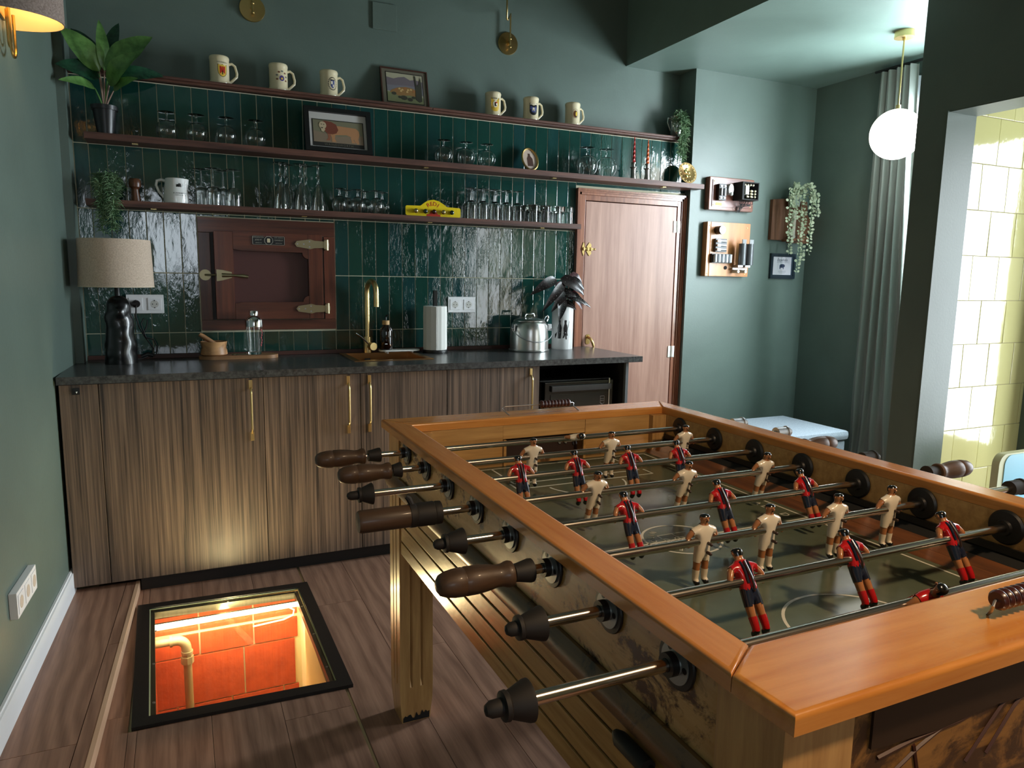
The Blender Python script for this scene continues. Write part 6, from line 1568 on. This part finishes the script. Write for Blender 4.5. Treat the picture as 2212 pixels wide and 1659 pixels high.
def player(root, x, red, tilt):
    """child of the rod; body turns about the rod axis by tilt (radians)"""
    b = add_part('player', PB, root); b.location = (x, 0, 0)
    b['label'] = 'figure in red shirt' if red else 'figure in white kit'
    rz = PI if red else 0.0
    b.rotation_euler = Euler((tilt, 0, 0)).to_matrix().to_4x4().to_euler() if not red else (Matrix.Rotation(tilt, 4, 'X') @ Matrix.Rotation(PI, 4, 'Z')).to_euler()
    add_part('hair', PH, b); add_part('shirt', PSR if red else PS, b); add_part('shorts', PSHB if red else PSH, b); add_part('socks', PKR if red else PK, b); add_part('boots', PBT, b)
    if red: add_part('back_strap', PBS, b); add_part('shirt_stripes', PSTR, b)
    else: add_part('bolts', PST, b)
def LX_(prof, x, s_): # lathe profile along x: (distance from x outwards, radius)
    return Matrix.Translation((x, 0, 0)) @ Matrix.Rotation(s_ * PI / 2, 4, 'Y')
HP = [(0, 0), (.0095, .001), (.0160, .006), (.0200, .016), (.0222, .030), (.0228, .044), (.0218, .046), (.0218, .0475), (.0229, .0495), (.0226, .070), (.0205, .090), (.0178, .105), (.0180, .114), (.0205, .121), (.0215, .127), (.0200, .132), (0, .133)]
def handle_lathe(g, x, s_, L_=.128):
    # tip at x, body runs towards the table (direction -s_)
    k = L_ / .133; g.lathe([(r, -z * k) for r, z in HP], 28, 0, LX_(None, x, s_)); return g
RODS = [ # y, left kind, left x tip, left cone/sleeve start-end, right kind, right tip x, team(red?), players x, tilt, label
    (-1.948, 'grip', .705, (.842, .874), 'stop', 2.128, False, [1.463], 1.25, 'farthest rod, holding the single white goalkeeper by the far goal'),
    (-2.113, 'grip', .730, (.862, .884), 'stop', 2.158, False, [1.243, 1.486, 1.741], .10, 'second rod from the far end, with three white players'),
    (-2.281, 'stop', .716, (.742, .773), 'grip', 2.165, True, [1.130, 1.284, 1.441, 1.596], .42, 'third rod from the far end, with four red players'),
    (-2.454, 'sleeve', .701, (.803, .868), 'stop', 2.130, False, [1.231, 1.479, 1.721], .22, 'fourth rod from the far end, with three white players and a taped grip'),
    (-2.622, 'stop', .797, (.818, .855), 'grip', 2.262, True, [1.208, 1.446, 1.688], .52, 'fifth rod from the far end, with three red players'),
    (-2.787, 'grip', .747, (.878, .910), 'stop', 2.215, False, [1.258, 1.414, 1.595, 1.750], .04, 'sixth rod from the far end, with four white players'),
    (-2.963, 'stop', .784, (.803, .840), 'grip', 2.27, True, [1.199, 1.436, 1.690], .56, 'second nearest rod, with three red players leaning'),
    (-3.119, 'stop', .690, (.713, .745), 'grip', 2.30, True, [1.387], 0.80, 'nearest rod, with the red goalkeeper tipped over')]
for (y, lk, lx, lc, rk, rx, red, px_, tilt, lab) in RODS:
    z = RZ + (.004 if y < -2.9 else 0)
    t = thing('player_rod', 'steel ' + lab, 'table football rod', (lx, y, z), 'rods of the football table', local=True)
    t.location = (0, y, z); 
    ra = lc[1] - .006; rb = rx - (.16 if rk == 'grip' else .06)
    build(G().cyl((ra, 0, 0), (rb, 0, 0), .0079, 20), 'rod', ROD, t)
    if lk == 'grip':
        build(handle_lathe(G(), lx, -1), 'handle', HANDW, t)
        a, b = lc; build(G().lathe([(0, 0), (.0145, 0), (.0150, (b - a) * .2), (.0195, (b - a) * .85), (.0190, b - a), (0, b - a)], 24, 0, Matrix.Translation((a, 0, 0)) @ Matrix.Rotation(PI / 2, 4, 'Y')), 'rubber_cone', RUBBER, t)
        build(G().cyl((a - .008, 0, 0), (a + .001, 0, 0), .004, 8), 'spindle', STEELW, t)
    elif lk == 'sleeve':
        build(G().lathe([(0, 0), (.0205, .001), (.0225, .006), (.0225, .10), (.021, .11), (0, .11)], 28, 0, Matrix.Translation((lx, 0, 0)) @ Matrix.Rotation(PI / 2, 4, 'Y')), 'handle', HANDW, t)
        a, b = lc; g = G().lathe([(0, 0), (.0238, 0), (.0238, .012), (.0228, .014), (.0238, .018), (.0242, .050), (.0225, .052), (.0235, .057), (.023, b - a), (0, b - a)], 28, 0, Matrix.Translation((a, 0, 0)) @ Matrix.Rotation(PI / 2, 4, 'Y'))
        g.tube([(a + .006, .0, .022), (a + .001, .004, .034), (a - .004, .006, .038)], [.005, .006, .004], 8); build(g, 'tape_sleeve', RUBBER, t)
    else:
        a, b = lc; build(G().lathe([(0, 0), (.006, .002), (.0095, .008), (.0100, a - lx - .002), (.0165, a - lx - .001), (.0170, a - lx + .004), (.0150, a - lx + .006), (.0235, b - lx - .004), (.0238, b - lx - .001), (.0200, b - lx), (0, b - lx)], 26, 0, Matrix.Translation((lx, 0, 0)) @ Matrix.Rotation(PI / 2, 4, 'Y')), 'end_stop', RUBBER, t)
    if rk == 'grip': build(handle_lathe(G(), rx, 1), 'handle', HANDW, t); build(G().cyl((rx - .165, 0, 0), (rx - .129, 0, 0), .019, 22, r2=.015), 'rubber_cone', RUBBER, t)
    else: build(G().cyl((rx - .060, 0, 0), (rx - .018, 0, 0), .0175, 24).cyl((rx - .020, 0, 0), (rx - .014, 0, 0), .0195, 24), 'end_stop', STEELW if y > -2.2 else RUBBER, t); build(G().cyl((rx - .0135, 0, 0), (rx, 0, 0), .010, 16), 'end_cap', STEELW, t)
    for x in px_: player(t, x, red, tilt if not red else (-tilt if tilt < .7 else tilt))
    # bushings belong to the table
    for sx, s_ in ((TX0, -1), (TX1, 1)):
        M = Matrix.Translation((sx, y, z)) @ Matrix.Rotation(s_ * PI / 2, 4, 'Y')
        b_ = build(G().lathe([(.009, .0005), (.033, .0005), (.0345, .003), (.0335, .0055), (.028, .0058), (.009, .0058)], 32, 0, M), 'bushing', BLACK, ft)
        build(G().lathe([(.0085, .0060), (.0265, .0060), (.0265, .0075), (.0145, .0078), (.0130, .020), (.0085, .020)], 32, 0, M), 'steel_flange', mat('flange_grey', srgb(150, 156, 156), .35, .7) if 'flange_grey' not in bpy.data.materials else bpy.data.materials['flange_grey'], b_)
        g = G()
        for k in range(3): a = 2 * PI * k / 3 + .5; g.cyl((.020 * math.cos(a), .020 * math.sin(a), .0078), (.020 * math.cos(a), .020 * math.sin(a), .0082), .0042, 10, 0, None, M)
        g.lathe([(.0087, .0202), (.0150, .0202), (.0150, .010), (.0132, .010)], 24, 0, M)
        build(g, 'flange_holes', BLACK, b_)
        # inner cup
        xi = ix0 if s_ < 0 else ix1
        Mi = Matrix.Translation((xi, y, z)) @ Matrix.Rotation(-s_ * PI / 2, 4, 'Y')
        build(G().lathe([(.0085, .001), (.034, .001), (.0345, .004), (.031, .008), (.016, .010), (.0145, .016), (.0085, .016)], 32, 0, Mi), 'inner_bushing', BLACK, ft)
# warm lamps over the table (the swing arm lamps' heads hang above the frame)
